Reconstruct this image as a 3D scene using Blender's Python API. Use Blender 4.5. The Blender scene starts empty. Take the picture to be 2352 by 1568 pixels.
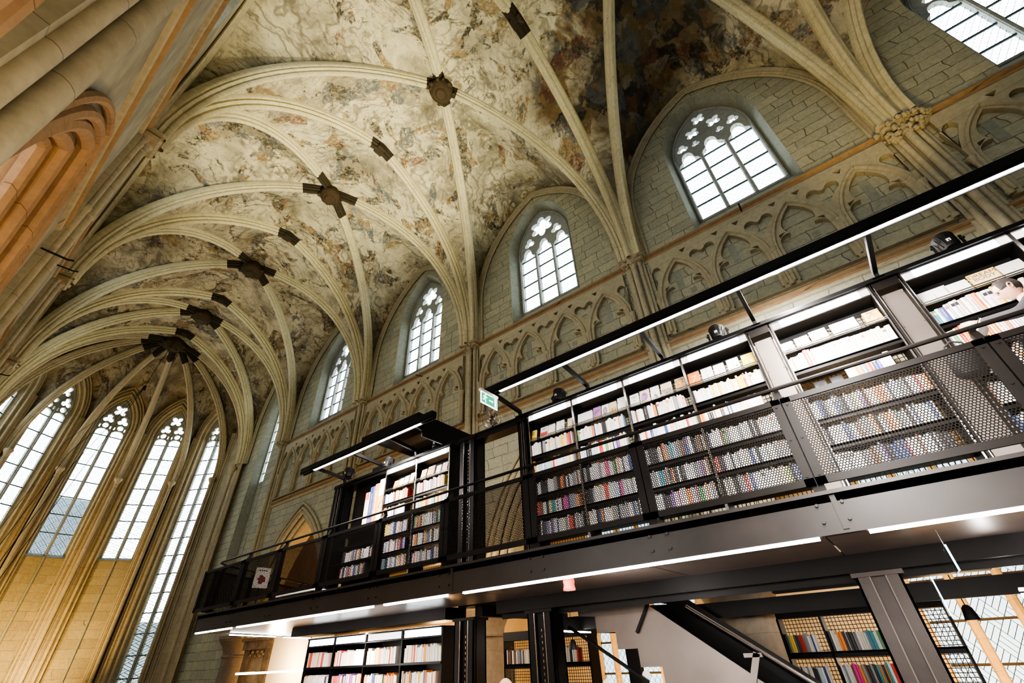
import bpy, math, random
from mathutils import Vector as V, Matrix, geometry
COL = bpy.context.scene.collection
PI = math.pi
R = random.Random(7)

# ------------------------------------------------------------------ helpers
class MB:
    """collects geometry; build() links it as one mesh object"""
    def __init__(s): s.v = []; s.f = []; s.m = []
    def add(s, vs, fs, m=0):
        o = len(s.v); s.v += [tuple(p) for p in vs]
        for f in fs: s.f.append(tuple(i + o for i in f)); s.m.append(m)
        return s
    def box(s, x0, x1, y0, y1, z0, z1, m=0):
        vs = [(x, y, z) for z in (z0, z1) for y in (y0, y1) for x in (x0, x1)]
        return s.add(vs, [(0,2,3,1),(4,5,7,6),(0,1,5,4),(2,6,7,3),(0,4,6,2),(1,3,7,5)], m)
    def bbox(s, x0, x1, y0, y1, z0, z1, b, m=0):
        """box with chamfered edges"""
        cx, cy, cz = (x0+x1)/2, (y0+y1)/2, (z0+z1)/2
        hx, hy, hz = abs(x1-x0)/2, abs(y1-y0)/2, abs(z1-z0)/2
        b = min(b, hx*.9, hy*.9, hz*.9)
        vs = []; idx = {}
        for sx in (-1,1):
            for sy in (-1,1):
                for sz in (-1,1):
                    for ax in range(3):
                        h = [hx-b, hy-b, hz-b]; h[ax] += b
                        idx[(sx,sy,sz,ax)] = len(vs)
                        vs.append((cx+sx*h[0], cy+sy*h[1], cz+sz*h[2]))
        fs = []
        for ax in range(3):
            o = [a for a in range(3) if a != ax]
            for sg in (-1,1):
                q = []
                for a, c in ((-1,-1),(1,-1),(1,1),(-1,1)):
                    k = [0,0,0]; k[ax] = sg; k[o[0]] = a; k[o[1]] = c
                    q.append(idx[(k[0],k[1],k[2],ax)])
                fs.append(tuple(q))
        for ax in range(3):
            o = [a for a in range(3) if a != ax]
            for a in (-1,1):
                for c in (-1,1):
                    def key(e, axx):
                        k = [0,0,0]; k[ax] = e; k[o[0]] = a; k[o[1]] = c
                        return idx[(k[0],k[1],k[2],axx)]
                    fs.append((key(-1,o[0]), key(1,o[0]), key(1,o[1]), key(-1,o[1])))
        for sx in (-1,1):
            for sy in (-1,1):
                for sz in (-1,1):
                    fs.append(tuple(idx[(sx,sy,sz,a)] for a in range(3)))
        return s.add(vs, fs, m)
    def bar(s, a, b, w, h, up=(0,0,1), m=0):
        a, b = V(a), V(b); t = (b-a).normalized(); u = V(up)
        if abs(t.dot(u)) > .98: u = V((1,0,0))
        sd = t.cross(u).normalized(); u = sd.cross(t).normalized()
        vs = []
        for p in (a, b):
            for k, l in ((-1,-1),(1,-1),(1,1),(-1,1)): vs.append(p + sd*(k*w/2) + u*(l*h/2))
        return s.add(vs, [(0,3,2,1),(4,5,6,7),(0,1,5,4),(1,2,6,5),(2,3,7,6),(3,0,4,7)], m)
    def tube(s, pts, r, n=8, m=0, cap=True):
        pts = [V(p) for p in pts]
        rs = r if isinstance(r, (list, tuple)) else [r]*len(pts)
        rings = []; prev = None
        for i, p in enumerate(pts):
            t = ((pts[min(i+1, len(pts)-1)] - p).normalized() + (p - pts[max(i-1, 0)]).normalized())
            t = t.normalized() if t.length > 1e-9 else V((0,0,1))
            if prev is None:
                a = V((0,0,1)) if abs(t.z) < .9 else V((1,0,0)); prev = t.cross(a).normalized()
            sd = (prev - t*prev.dot(t)).normalized(); prev = sd; u = t.cross(sd)
            rings.append([p + sd*(rs[i]*math.cos(2*PI*k/n)) + u*(rs[i]*math.sin(2*PI*k/n)) for k in range(n)])
        vs = [q for g in rings for q in g]; fs = []
        for i in range(len(pts)-1):
            for k in range(n): fs.append((i*n+k, i*n+(k+1)%n, (i+1)*n+(k+1)%n, (i+1)*n+k))
        if cap: fs.append(tuple(range(n-1,-1,-1))); fs.append(tuple((len(pts)-1)*n+k for k in range(n)))
        return s.add(vs, fs, m)
    def lathe(s, c, prof, n=20, m=0, a0=0, a1=2*PI):
        c = V(c); full = abs(a1-a0-2*PI) < 1e-6; k = n if full else n+1
        vs = []; fs = []
        for r, z in prof:
            for j in range(k):
                a = a0 + (a1-a0)*j/n; vs.append(c + V((r*math.cos(a), r*math.sin(a), z)))
        for i in range(len(prof)-1):
            for j in range(n): j2 = (j+1) % k; fs.append((i*k+j, i*k+j2, (i+1)*k+j2, (i+1)*k+j))
        return s.add(vs, fs, m)
    def grid(s, rows, m=0, flip=False):
        n = len(rows[0]); vs = [p for r in rows for p in r]; fs = []
        for i in range(len(rows)-1):
            for j in range(n-1):
                f = (i*n+j, i*n+j+1, (i+1)*n+j+1, (i+1)*n+j); fs.append(f[::-1] if flip else f)
        return s.add(vs, fs, m)
    def sweep(s, path, prof, side, m=0, closed=False):
        """path: points; prof: (a,b), a along side, b along side x tangent; side: fixed vector or list"""
        path = [V(p) for p in path]; rings = []; L = len(path)
        for i, p in enumerate(path):
            t = (path[min(i+1, L-1)] - path[max(i-1, 0)]).normalized()
            sd = V(side[i] if isinstance(side, list) else side).normalized(); sd = (sd - t*sd.dot(t)).normalized()
            up = sd.cross(t).normalized()
            rings.append([p + sd*a + up*b for a, b in prof])
        n = len(prof); vs = [q for g in rings for q in g]; fs = []
        for i in range(L-1):
            for j in range(n if closed else n-1):
                j2 = (j+1) % n; fs.append((i*n+j, i*n+j2, (i+1)*n+j2, (i+1)*n+j))
        return s.add(vs, fs, m)
    def plate(s, fr, outer, holes, d0, d1, m=0, back=True):
        """flat plate with holes: outline (u,z) in wall frame fr, depth d0..d1"""
        polys = [outer] + list(holes)
        flat = [V((u, z, 0)) for p in polys for u, z in p]
        tris = geometry.tessellate_polygon([[V((u, z, 0)) for u, z in p] for p in polys])
        vs = [fr(q.x, q.y, d0) for q in flat]; fs = [tuple(t) for t in tris]
        n = len(flat)
        if d1 is not None:
            vs += [fr(q.x, q.y, d1) for q in flat]
            if back: fs += [(t[2]+n, t[1]+n, t[0]+n) for t in tris]
            o = 0
            for p in polys:
                k = len(p)
                for i in range(k): fs.append((o+i, o+(i+1) % k, o+(i+1) % k+n, o+i+n))
                o += k
        return s.add(vs, fs, m)
    def loft(s, A, B, m=0, closed=False):
        n = len(A); fs = []
        for i in range(n if closed else n-1): j = (i+1) % n; fs.append((i, j, n+j, n+i))
        return s.add(list(A)+list(B), fs, m)
    def ball(s, c, rx, ry=None, rz=None, n=12, m=0):
        ry = ry or rx; rz = rz or rx; vs = []; fs = []; c = V(c); h = n//2
        for i in range(h+1):
            ph = PI*i/h
            for j in range(n):
                th = 2*PI*j/n; vs.append(c + V((rx*math.sin(ph)*math.cos(th), ry*math.sin(ph)*math.sin(th), rz*math.cos(ph))))
        for i in range(h):
            for j in range(n): fs.append((i*n+j, (i+1)*n+j, (i+1)*n+(j+1) % n, i*n+(j+1) % n))
        return s.add(vs, fs, m)
    def mesh(s, name, mats, smooth=None):
        me = bpy.data.meshes.new(name); me.from_pydata(s.v, [], s.f)
        for mt in (mats if isinstance(mats, (list, tuple)) else [mats]): me.materials.append(mt)
        if any(s.m): me.polygons.foreach_set('material_index', s.m)
        me.validate(); me.update()
        if smooth:
            me.polygons.foreach_set('use_smooth', [True]*len(me.polygons)); me.set_sharp_from_angle(angle=math.radians(smooth))
        return me
    def build(s, name, mats, parent=None, smooth=None, loc=None):
        o = bpy.data.objects.new(name, s.mesh(name, mats, smooth)); COL.objects.link(o)
        if loc is not None: o.location = loc
        if parent is not None: o.parent = parent; o.matrix_parent_inverse = Matrix.Translation(-parent.location) if parent.rotation_euler.z == 0 else Matrix()
        return o

def tag(o, label=None, cat=None, group=None, kind=None):
    if label: o['label'] = label
    if cat: o['category'] = cat
    if group: o['group'] = group
    if kind: o['kind'] = kind
    return o
def thing(name, loc, label, cat, group=None):
    o = bpy.data.objects.new(name, None); COL.objects.link(o); o.location = loc; o.empty_display_size = .1
    return tag(o, label, cat, group)
def struct(name, mb, mats, smooth=None):
    o = mb.build(name, mats, None, smooth); o['kind'] = 'structure'; return o

# ------------------------------------------------------------------ materials
def new(name):
    m = bpy.data.materials.new(name); m.use_nodes = True; nt = m.node_tree; nt.nodes.clear()
    return m, nt
def N(nt, t, **k):
    n = nt.nodes.new(t)
    for a, b in k.items(): setattr(n, a, b)
    return n
def out(nt, sh):
    o = N(nt, 'ShaderNodeOutputMaterial'); nt.links.new(sh, o.inputs[0])
def rgb(c): return (c[0], c[1], c[2], 1)
def ramp(nt, fac, stops, interp='LINEAR'):
    r = N(nt, 'ShaderNodeValToRGB'); cr = r.color_ramp; cr.interpolation = interp
    while len(cr.elements) < len(stops): cr.elements.new(.5)
    for e, (p, c) in zip(cr.elements, stops): e.position = p; e.color = rgb(c) if hasattr(c, '__len__') else (c, c, c, 1)
    nt.links.new(fac, r.inputs[0]); return r.outputs[0]
def noise(nt, vec, scale, detail=4, rough=.6, dist=0):
    n = N(nt, 'ShaderNodeTexNoise'); n.inputs['Scale'].default_value = scale; n.inputs['Detail'].default_value = detail
    n.inputs['Roughness'].default_value = rough; n.inputs['Distortion'].default_value = dist
    if vec is not None: nt.links.new(vec, n.inputs['Vector'])
    return n.outputs['Fac']
def mix(nt, fac, a, b, mode='MIX'):
    m = N(nt, 'ShaderNodeMix', data_type='RGBA', blend_type=mode); m.clamp_factor = True
    for sock, x in ((m.inputs[0], fac), (m.inputs[6], a), (m.inputs[7], b)):
        if isinstance(x, (int, float)): sock.default_value = x
        elif isinstance(x, tuple): sock.default_value = rgb(x)
        else: nt.links.new(x, sock)
    return m.outputs[2]
def mth(nt, op, a, b=0.0, c=None):
    m = N(nt, 'ShaderNodeMath', operation=op)
    for i, x in enumerate((a, b, c)):
        if x is None: continue
        if isinstance(x, (int, float)): m.inputs[i].default_value = x
        else: nt.links.new(x, m.inputs[i])
    return m.outputs[0]
def pos(nt): return N(nt, 'ShaderNodeNewGeometry').outputs['Position']
def xyz(nt, vec):
    s = N(nt, 'ShaderNodeSeparateXYZ'); nt.links.new(vec, s.inputs[0]); return s.outputs
def comb(nt, x, y, z=0.0):
    c = N(nt, 'ShaderNodeCombineXYZ')
    for i, q in enumerate((x, y, z)):
        if isinstance(q, (int, float)): c.inputs[i].default_value = q
        else: nt.links.new(q, c.inputs[i])
    return c.outputs[0]
def princ(nt, col, rough=.5, metal=0, spec=.5, bump=None, bs=.3, bd=.02, emis=None, es=0):
    p = N(nt, 'ShaderNodeBsdfPrincipled')
    if isinstance(col, tuple): p.inputs['Base Color'].default_value = rgb(col)
    else: nt.links.new(col, p.inputs['Base Color'])
    if isinstance(rough, (int, float)): p.inputs['Roughness'].default_value = rough
    else: nt.links.new(rough, p.inputs['Roughness'])
    p.inputs['Metallic'].default_value = metal; p.inputs['Specular IOR Level'].default_value = spec
    if bump is not None:
        b = N(nt, 'ShaderNodeBump'); b.inputs['Strength'].default_value = bs; b.inputs['Distance'].default_value = bd
        nt.links.new(bump, b.inputs['Height']); nt.links.new(b.outputs[0], p.inputs['Normal'])
    return p.outputs[0]
def plain(name, col, rough=.5, metal=0, var=.12, scale=6, spec=.5):
    m, nt = new(name); f = noise(nt, pos(nt), scale, 3)
    d = tuple(max(0, x*(1-var)) for x in col); l = tuple(min(1, x*(1+var)) for x in col)
    out(nt, princ(nt, ramp(nt, f, [(.3, d), (.7, l)]), rough, metal, spec)); return m
def emit(name, col, s):
    m, nt = new(name); e = N(nt, 'ShaderNodeEmission'); e.inputs[0].default_value = rgb(col); e.inputs[1].default_value = s
    out(nt, e.outputs[0]); return m

def ashlar(name, ax, base, dark, light, warm, bw=.62, bh=.33, mortar=.012, mcol=(.16,.15,.12)):
    """irregular block masonry on a wall; ax: which horizontal axis runs along the wall ('x','y' or 'xy')"""
    m, nt = new(name); P = pos(nt); s = xyz(nt, P)
    u = {'x': s[0], 'y': s[1]}.get(ax)
    if u is None: u = mth(nt, 'ADD', s[0], mth(nt, 'MULTIPLY', s[1], .8))
    wob = noise(nt, P, 1.1, 2); wob2 = noise(nt, P, 5, 3)
    du = mth(nt, 'ADD', u, mth(nt, 'MULTIPLY', mth(nt, 'SUBTRACT', wob, .5), .5))
    dz = mth(nt, 'ADD', s[2], mth(nt, 'MULTIPLY', mth(nt, 'SUBTRACT', wob2, .5), .09))
    b = N(nt, 'ShaderNodeTexBrick'); b.offset = .42; b.squash = 1.35; b.squash_frequency = 3
    nt.links.new(comb(nt, du, dz), b.inputs['Vector'])
    for k, x in (('Color1', 0.), ('Color2', 1.), ('Mortar', .5)): b.inputs[k].default_value = (x, x, x, 1)
    b.inputs['Scale'].default_value = 1; b.inputs['Mortar Size'].default_value = mortar; b.inputs['Mortar Smooth'].default_value = .35
    b.inputs['Bias'].default_value = 0; b.inputs['Brick Width'].default_value = bw; b.inputs['Row Height'].default_value = bh
    blk = ramp(nt, b.outputs['Color'], [(0, dark), (.35, base), (.7, light), (1, warm)])
    g = noise(nt, P, .55, 5, .65); f = noise(nt, P, 14, 5, .7)
    c = mix(nt, ramp(nt, g, [(.38, .0), (.62, .75)]), blk, mix(nt, .5, base, dark))
    c = mix(nt, .55, c, mix(nt, ramp(nt, f, [(.35, 0.), (.65, 1.)]), tuple(x*.72 for x in base), tuple(min(1, x*1.18) for x in base)))
    mo = mth(nt, 'MULTIPLY', b.outputs['Fac'], ramp(nt, noise(nt, P, 2.3, 3), [(.3, .3), (.6, 1.)]))
    c = mix(nt, mo, c, mcol)
    h = mth(nt, 'SUBTRACT', mth(nt, 'MULTIPLY', f, .35), mth(nt, 'MULTIPLY', b.outputs['Fac'], 1.))
    out(nt, princ(nt, c, .9, 0, .2, h, .6, .02)); return m
def limestone(name, col, joint=.62, stain=.5, dirt=(.12,.1,.07)):
    """dressed stone: ribs, shafts, mouldings"""
    m, nt = new(name); P = pos(nt); s = xyz(nt, P)
    f = noise(nt, P, 9, 5, .7); g = noise(nt, P, 1.3, 4, .6)
    c = ramp(nt, f, [(.3, tuple(x*.8 for x in col)), (.7, tuple(min(1, x*1.12) for x in col))])
    c = mix(nt, mth(nt, 'MULTIPLY', ramp(nt, g, [(.5, 0.), (.72, 1.)]), stain), c, tuple(a*.55+b*.25 for a, b in zip(col, dirt)))
    # horizontal joints every so often
    z = mth(nt, 'ADD', s[2], mth(nt, 'MULTIPLY', mth(nt, 'ADD', s[0], s[1]), .12))
    w = mth(nt, 'FRACT', mth(nt, 'DIVIDE', z, joint)); j = mth(nt, 'LESS_THAN', w, .011)
    blk = mth(nt, 'FLOOR', mth(nt, 'DIVIDE', z, joint)); wn = N(nt, 'ShaderNodeTexWhiteNoise', noise_dimensions='1D'); nt.links.new(blk, wn.inputs['W'])
    c = mix(nt, mth(nt, 'MULTIPLY', wn.outputs['Value'], .28), c, tuple(x*.72 for x in col))
    c = mix(nt, mth(nt, 'MULTIPLY', j, .6), c, dirt)
    out(nt, princ(nt, c, .85, 0, .25, f, .25, .01)); return m
def fresco(name):
    """worn ceiling painting: pale plaster, grey soot, torn blotches of blue-grey, ochre, red-brown and near-black"""
    m, nt = new(name); P = pos(nt); s = xyz(nt, P)
    n1 = noise(nt, P, .55, 6, .62, .6); n2 = noise(nt, P, 2.4, 8, .72, 1.0); n3 = noise(nt, P, 9, 6, .72, .8); n4 = noise(nt, P, 30, 4, .7)
    c = ramp(nt, n1, [(.30, (.20,.185,.135)), (.44, (.38,.35,.255)), (.55, (.57,.53,.385)), (.70, (.34,.31,.23))])
    c = mix(nt, ramp(nt, n2, [(.34, .75), (.47, .0)]), c, (.20,.19,.15))
    c = mix(nt, ramp(nt, n2, [(.56, 0.), (.64, .6)]), c, (.60,.56,.42))
    c = mix(nt, ramp(nt, n3, [(.575, 0.), (.66, .5)]), c, (.14,.12,.09))
    c = mix(nt, ramp(nt, n3, [(.34, .5), (.42, 0.)]), c, (.56,.52,.39))
    c = mix(nt, ramp(nt, n4, [(.59, 0.), (.68, .32)]), c, (.13,.11,.08))
    # swirling cloud-like scrolls drawn in soft grey-brown
    for sc_, seed, st in ((1.25, 0., .62), (2.3, 7.3, .5)):
        w = N(nt, 'ShaderNodeTexWave', wave_type='RINGS', rings_direction='SPHERICAL'); w.inputs['Scale'].default_value = sc_
        w.inputs['Distortion'].default_value = 14; w.inputs['Detail'].default_value = 2.5; w.inputs['Detail Scale'].default_value = 1.0; w.inputs['Phase Offset'].default_value = seed; nt.links.new(P, w.inputs['Vector'])
        reg = ramp(nt, noise(nt, P, .5+seed*.03, 3), [(.44, 0.), (.56, st)])
        c = mix(nt, mth(nt, 'MULTIPLY', ramp(nt, w.outputs['Fac'], [(.04, .9), (.22, 0.)]), reg), c, (.135,.12,.09))
    # ragged remains of the old figures: dark grounds with scraps of colour inside
    wv = N(nt, 'ShaderNodeVectorMath', operation='ADD'); nz = N(nt, 'ShaderNodeTexNoise'); nz.inputs['Scale'].default_value = 2.2; nz.inputs['Detail'].default_value = 5
    nt.links.new(P, nz.inputs['Vector']); nt.links.new(P, wv.inputs[0])
    sc = N(nt, 'ShaderNodeVectorMath', operation='SCALE'); sc.inputs['Scale'].default_value = 1.1; nt.links.new(nz.outputs['Color'], sc.inputs[0]); nt.links.new(sc.outputs[0], wv.inputs[1])
    def vor(scale, out_='Color'):
        vo = N(nt, 'ShaderNodeTexVoronoi'); vo.inputs['Scale'].default_value = scale; nt.links.new(wv.outputs[0], vo.inputs['Vector'])
        q = N(nt, 'ShaderNodeSeparateColor'); nt.links.new(vo.outputs['Color'], q.inputs[0]); return q.outputs
    v1 = vor(2.0); v2 = vor(4.2)
    fx = noise(nt, P, .58, 7, .66, 1.0); fmask = ramp(nt, fx, [(.535, 0.), (.55, 1.)])
    fig = ramp(nt, v1[0], [(0, (.030,.030,.028)), (.18, (.13,.155,.175)), (.34, (.31,.205,.09)), (.48, (.40,.35,.25)), (.58, (.21,.08,.05)), (.68, (.06,.058,.05)), (.80, (.33,.235,.11)), (.92, (.16,.19,.21))], 'CONSTANT')
    fig = mix(nt, .3, fig, ramp(nt, v2[1], [(0, (.04,.036,.03)), (.3, (.27,.235,.17)), (.55, (.08,.085,.085)), (.75, (.21,.13,.06)), (.9, (.12,.10,.07))], 'CONSTANT'))
    fig = mix(nt, ramp(nt, n2, [(.42, 0.), (.64, .5)]), fig, (.07,.06,.042))
    gap = ramp(nt, n3, [(.40, .35), (.55, 1.)])
    c = mix(nt, mth(nt, 'MULTIPLY', fmask, mth(nt, 'MULTIPLY', gap, .92)), c, fig)
    fx2 = noise(nt, P, 1.1, 7, .7, 1.4); c = mix(nt, mth(nt, 'MULTIPLY', ramp(nt, fx2, [(.60, 0.), (.62, .85)]), gap), c, mix(nt, .5, fig, (.06,.055,.045)))
    # towards the near right end the painting survives as a dark mass
    d1 = N(nt, 'ShaderNodeVectorMath', operation='DISTANCE'); nt.links.new(P, d1.inputs[0]); d1.inputs[1].default_value = (7.8, .0, 16.4)
    near = ramp(nt, mth(nt, 'ADD', mth(nt, 'DIVIDE', d1.outputs['Value'], 6.6), mth(nt, 'MULTIPLY', mth(nt, 'SUBTRACT', n1, .5), 1.0)), [(.36, .94), (.52, 0.)])
    c = mix(nt, near, c, mix(nt, .45, fig, (.035,.03,.022)))
    # browner and darker towards the apse and down in the corners by the capitals
    far = ramp(nt, mth(nt, 'DIVIDE', s[1], 32.0), [(.42, 0.), (.62, .42), (.95, .55)])
    c = mix(nt, far, c, mix(nt, 1.0, c, (.62,.50,.42), 'MULTIPLY'))
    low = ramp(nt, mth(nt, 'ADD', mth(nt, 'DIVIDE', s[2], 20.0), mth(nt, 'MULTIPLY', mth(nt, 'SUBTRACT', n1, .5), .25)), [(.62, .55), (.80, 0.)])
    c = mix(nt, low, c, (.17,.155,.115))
    out(nt, princ(nt, c, .95, 0, .1, n2, .3, .03)); return m
def pane(name, ax, lead=.022, size=(.17,.17), style='diamond', tint=(.93,.97,1), veil=.0, veilc=(.5,.62,.68), scale=1.0):
    """leaded glass: clear lights let the sky through, lead cames between"""
    m, nt = new(name); s = xyz(nt, pos(nt)); u = {'x': s[0], 'y': s[1]}.get(ax)
    if u is None: u = mth(nt, 'ADD', mth(nt, 'MULTIPLY', s[0], .75), mth(nt, 'MULTIPLY', s[1], .75))
    a = mth(nt, 'DIVIDE', mth(nt, 'ADD', u, mth(nt, 'MULTIPLY', s[2], .75)), size[0]); b = mth(nt, 'DIVIDE', mth(nt, 'SUBTRACT', u, mth(nt, 'MULTIPLY', s[2], .75)), size[1])
    if style == 'diamond':
        la = mth(nt, 'LESS_THAN', mth(nt, 'FRACT', a), lead/size[0]); lb = mth(nt, 'LESS_THAN', mth(nt, 'FRACT', b), lead/size[1]); l = mth(nt, 'MAXIMUM', la, lb)
    else:   # basket weave: each cell split into three slats, direction alternating
        ca = mth(nt, 'FLOOR', a); cb = mth(nt, 'FLOOR', b); par = mth(nt, 'MODULO', mth(nt, 'ABSOLUTE', mth(nt, 'ADD', ca, cb)), 2.0)
        fa = mth(nt, 'FRACT', a); fb = mth(nt, 'FRACT', b)
        pick = mth(nt, 'ADD', mth(nt, 'MULTIPLY', par, fa), mth(nt, 'MULTIPLY', mth(nt, 'SUBTRACT', 1.0, par), fb))
        t = mth(nt, 'LESS_THAN', mth(nt, 'FRACT', mth(nt, 'MULTIPLY', pick, 3.0)), 3*lead/size[0])
        e = mth(nt, 'MAXIMUM', mth(nt, 'LESS_THAN', fa, lead/size[0]), mth(nt, 'LESS_THAN', fb, lead/size[0])); l = mth(nt, 'MAXIMUM', t, e)
    tr = N(nt, 'ShaderNodeBsdfTransparent'); tr.inputs[0].default_value = rgb(tint)
    tl = N(nt, 'ShaderNodeBsdfDiffuse'); tl.inputs[0].default_value = rgb(veilc)
    mv = N(nt, 'ShaderNodeMixShader'); mv.inputs[0].default_value = veil; nt.links.new(tr.outputs[0], mv.inputs[1]); nt.links.new(tl.outputs[0], mv.inputs[2])
    ld = N(nt, 'ShaderNodeBsdfDiffuse'); ld.inputs[0].default_value = (.03,.035,.035,1)
    ms = N(nt, 'ShaderNodeMixShader'); nt.links.new(l, ms.inputs[0]); nt.links.new(mv.outputs[0], ms.inputs[1]); nt.links.new(ld.outputs[0], ms.inputs[2])
    out(nt, ms.outputs[0]); return m
def perforated(name, pitch=.0225, r=.0083, col=(.010,.0085,.007), ax='y'):
    """sheet steel punched with staggered round holes"""
    m, nt = new(name); s = xyz(nt, pos(nt)); u = s[1] if ax == 'y' else s[0]; ph = pitch*.866
    row = mth(nt, 'FLOOR', mth(nt, 'DIVIDE', s[2], ph)); odd = mth(nt, 'MODULO', mth(nt, 'ABSOLUTE', row), 2.0)
    uu = mth(nt, 'ADD', mth(nt, 'DIVIDE', u, pitch), mth(nt, 'MULTIPLY', odd, .5))
    dx = mth(nt, 'MULTIPLY', mth(nt, 'SUBTRACT', mth(nt, 'FRACT', uu), .5), pitch)
    dz = mth(nt, 'MULTIPLY', mth(nt, 'SUBTRACT', mth(nt, 'FRACT', mth(nt, 'DIVIDE', s[2], ph)), .5), ph)
    d = mth(nt, 'SQRT', mth(nt, 'ADD', mth(nt, 'MULTIPLY', dx, dx), mth(nt, 'MULTIPLY', dz, dz)))
    hole = mth(nt, 'LESS_THAN', d, r); tr = N(nt, 'ShaderNodeBsdfTransparent')
    ms = N(nt, 'ShaderNodeMixShader'); nt.links.new(hole, ms.inputs[0]); nt.links.new(princ(nt, col, .6, 0, .08), ms.inputs[1]); nt.links.new(tr.outputs[0], ms.inputs[2])
    out(nt, ms.outputs[0]); return m
def gridmesh(name, pitch=.05, wire=.009, col=(.03,.026,.02), ax='y'):
    m, nt = new(name); s = xyz(nt, pos(nt)); u = s[1] if ax == 'y' else s[0]
    a = mth(nt, 'LESS_THAN', mth(nt, 'FRACT', mth(nt, 'DIVIDE', u, pitch)), wire/pitch); b = mth(nt, 'LESS_THAN', mth(nt, 'FRACT', mth(nt, 'DIVIDE', s[2], pitch)), wire/pitch)
    tr = N(nt, 'ShaderNodeBsdfTransparent'); ms = N(nt, 'ShaderNodeMixShader'); nt.links.new(mth(nt, 'MAXIMUM', a, b), ms.inputs[0])
    nt.links.new(tr.outputs[0], ms.inputs[1]); nt.links.new(princ(nt, col, .5, .4), ms.inputs[2]); out(nt, ms.outputs[0]); return m

M = {}
M['wall'] = ashlar('wall_ashlar', 'y', (.41,.405,.305), (.27,.275,.225), (.50,.48,.355), (.58,.53,.36))
M['wall_x'] = ashlar('apse_ashlar', 'xy', (.38,.33,.22), (.27,.23,.16), (.45,.39,.26), (.5,.41,.25), bw=.75, bh=.4, mortar=.006)
M['wall_plain'] = plain('limewash_wall', (.37,.35,.27), .95, 0, .25, 1.2, .2)
M['rib'] = limestone('rib_limestone', (.58,.535,.36), .7, .35)
M['shaft'] = limestone('shaft_limestone', (.47,.43,.31), .75, .45)
M['tracery'] = limestone('tracery_stone', (.46,.42,.30), .8, .35)
M['tracery_grey'] = limestone('window_stone', (.36,.38,.35), .7, .4)
M['string'] = limestone('string_course_stone', (.40,.285,.165), 1.3, .5, (.12,.06,.02))
M['jamb'] = limestone('jamb_stone', (.33,.34,.28), .33, .5)
M['apse_rib'] = limestone('apse_shaft_stone', (.50,.43,.30), .8, .4)
M['left_arch'] = limestone('lamplit_arch_stone', (.40,.265,.155), .7, .5, (.1,.05,.02))  # orange of the warm lamplight put into the stone's base colour
M['boss'] = limestone('boss_stone', (.075,.055,.032), .4, .8)
M['soot'] = limestone('sooted_stone', (.055,.045,.03), .5, .8)
M['fresco'] = fresco('ceiling_fresco')
M['pane_y'] = pane('clear_leaded_glass', 'y', .012, (.16,.16))
M['pane_xy'] = pane('apse_leaded_glass', 'xy', .017, (.3,.3), 'weave')
M['pane_low'] = pane('basket_weave_leaded_glass', 'y', .013, (.34,.34), 'weave', (.42,.5,.52), .55, (.55,.66,.68))
M['pane_dia'] = pane('diamond_leaded_glass', 'y', .012, (.15,.15), 'diamond', (.34,.44,.48), .55, (.4,.52,.56))
M['bar'] = plain('saddle_bar_iron', (.06,.1,.1), .6, .2)
M['steel'] = plain('black_steel', (.007,.0065,.0065), .42, .0, .2, 3, .22)
M['steel_br'] = plain('brown_black_steel', (.011,.0093,.0082), .45, .0, .2, 2, .18)
M['panel_steel'] = plain('burnished_steel_panel', (.155,.13,.115), .42, .5, .15, 1.2)
M['soffit'] = plain('mill_finish_soffit', (.27,.225,.205), .30, .55, .2, 1.1)
M['fascia'] = plain('deck_fascia_steel', (.028,.024,.022), .40, .1, .2, 2, .4); M['column_brown'] = plain('column_brown_steel', (.06,.05,.045), .36, .2, .2, 2, .4)
M['chrome'] = plain('polished_edge', (.45,.42,.4), .22, .9)
M['perf'] = perforated('perforated_steel'); M['perf_x'] = perforated('perforated_steel_end', ax='x')
M['grid'] = gridmesh('wire_grid'); M['gridx'] = gridmesh('wire_grid_fine', .035, .008)
M['led'] = emit('led_strip', (1,.93,.9), 30); M['led_cool'] = emit('shelf_light', (.86,.95,1), 9); M['led_soft'] = emit('shelf_light_end', (1,.93,.9), 1.6)
M['paper'] = plain('white_paper', (.8,.77,.72), .8); M['black'] = plain('matt_black', (.012,.012,.012), .6)
M['floor'] = plain('stone_floor', (.2,.17,.13), .5, 0, .3, 2)
M['cream'] = plain('cream_panel', (.78,.62,.42), .7, 0, .08, .8)
M['wood'] = plain('carved_oak', (.2,.13,.07), .7, 0, .4, 5)
M['yellow_stone'] = limestone('ochre_mullion', (.66,.43,.16), .5, .3)
M['plaster_tan'] = plain('warm_plaster', (.6,.45,.25), .9, 0, .2, .8)
M['pier'] = limestone('pier_stone', (.26,.22,.17), .8, .7)
# ------------------------------------------------------------------ the church
XC, XR, XL = 4.65, 10.1, -0.8
CAPS = [-10.8, -4.1, 2.6, 9.3, 16.0, 22.7, 27.3]
ZC, ZB, ZT = 11.2, 18.1, 17.9          # springing, boss, transverse apex
O = V((4.68, 28.75, 0)); RA = 5.54

def frame(P0, t, n):
    P0, t, n = V(P0), V(t), V(n)
    return lambda u, z, d=0.0: P0 + t*u + V((0,0,z)) - n*d
FR = frame((XR,0,0), (0,1,0), (-1,0,0)); FL = frame((XL,0,0), (0,1,0), (1,0,0))

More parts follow.
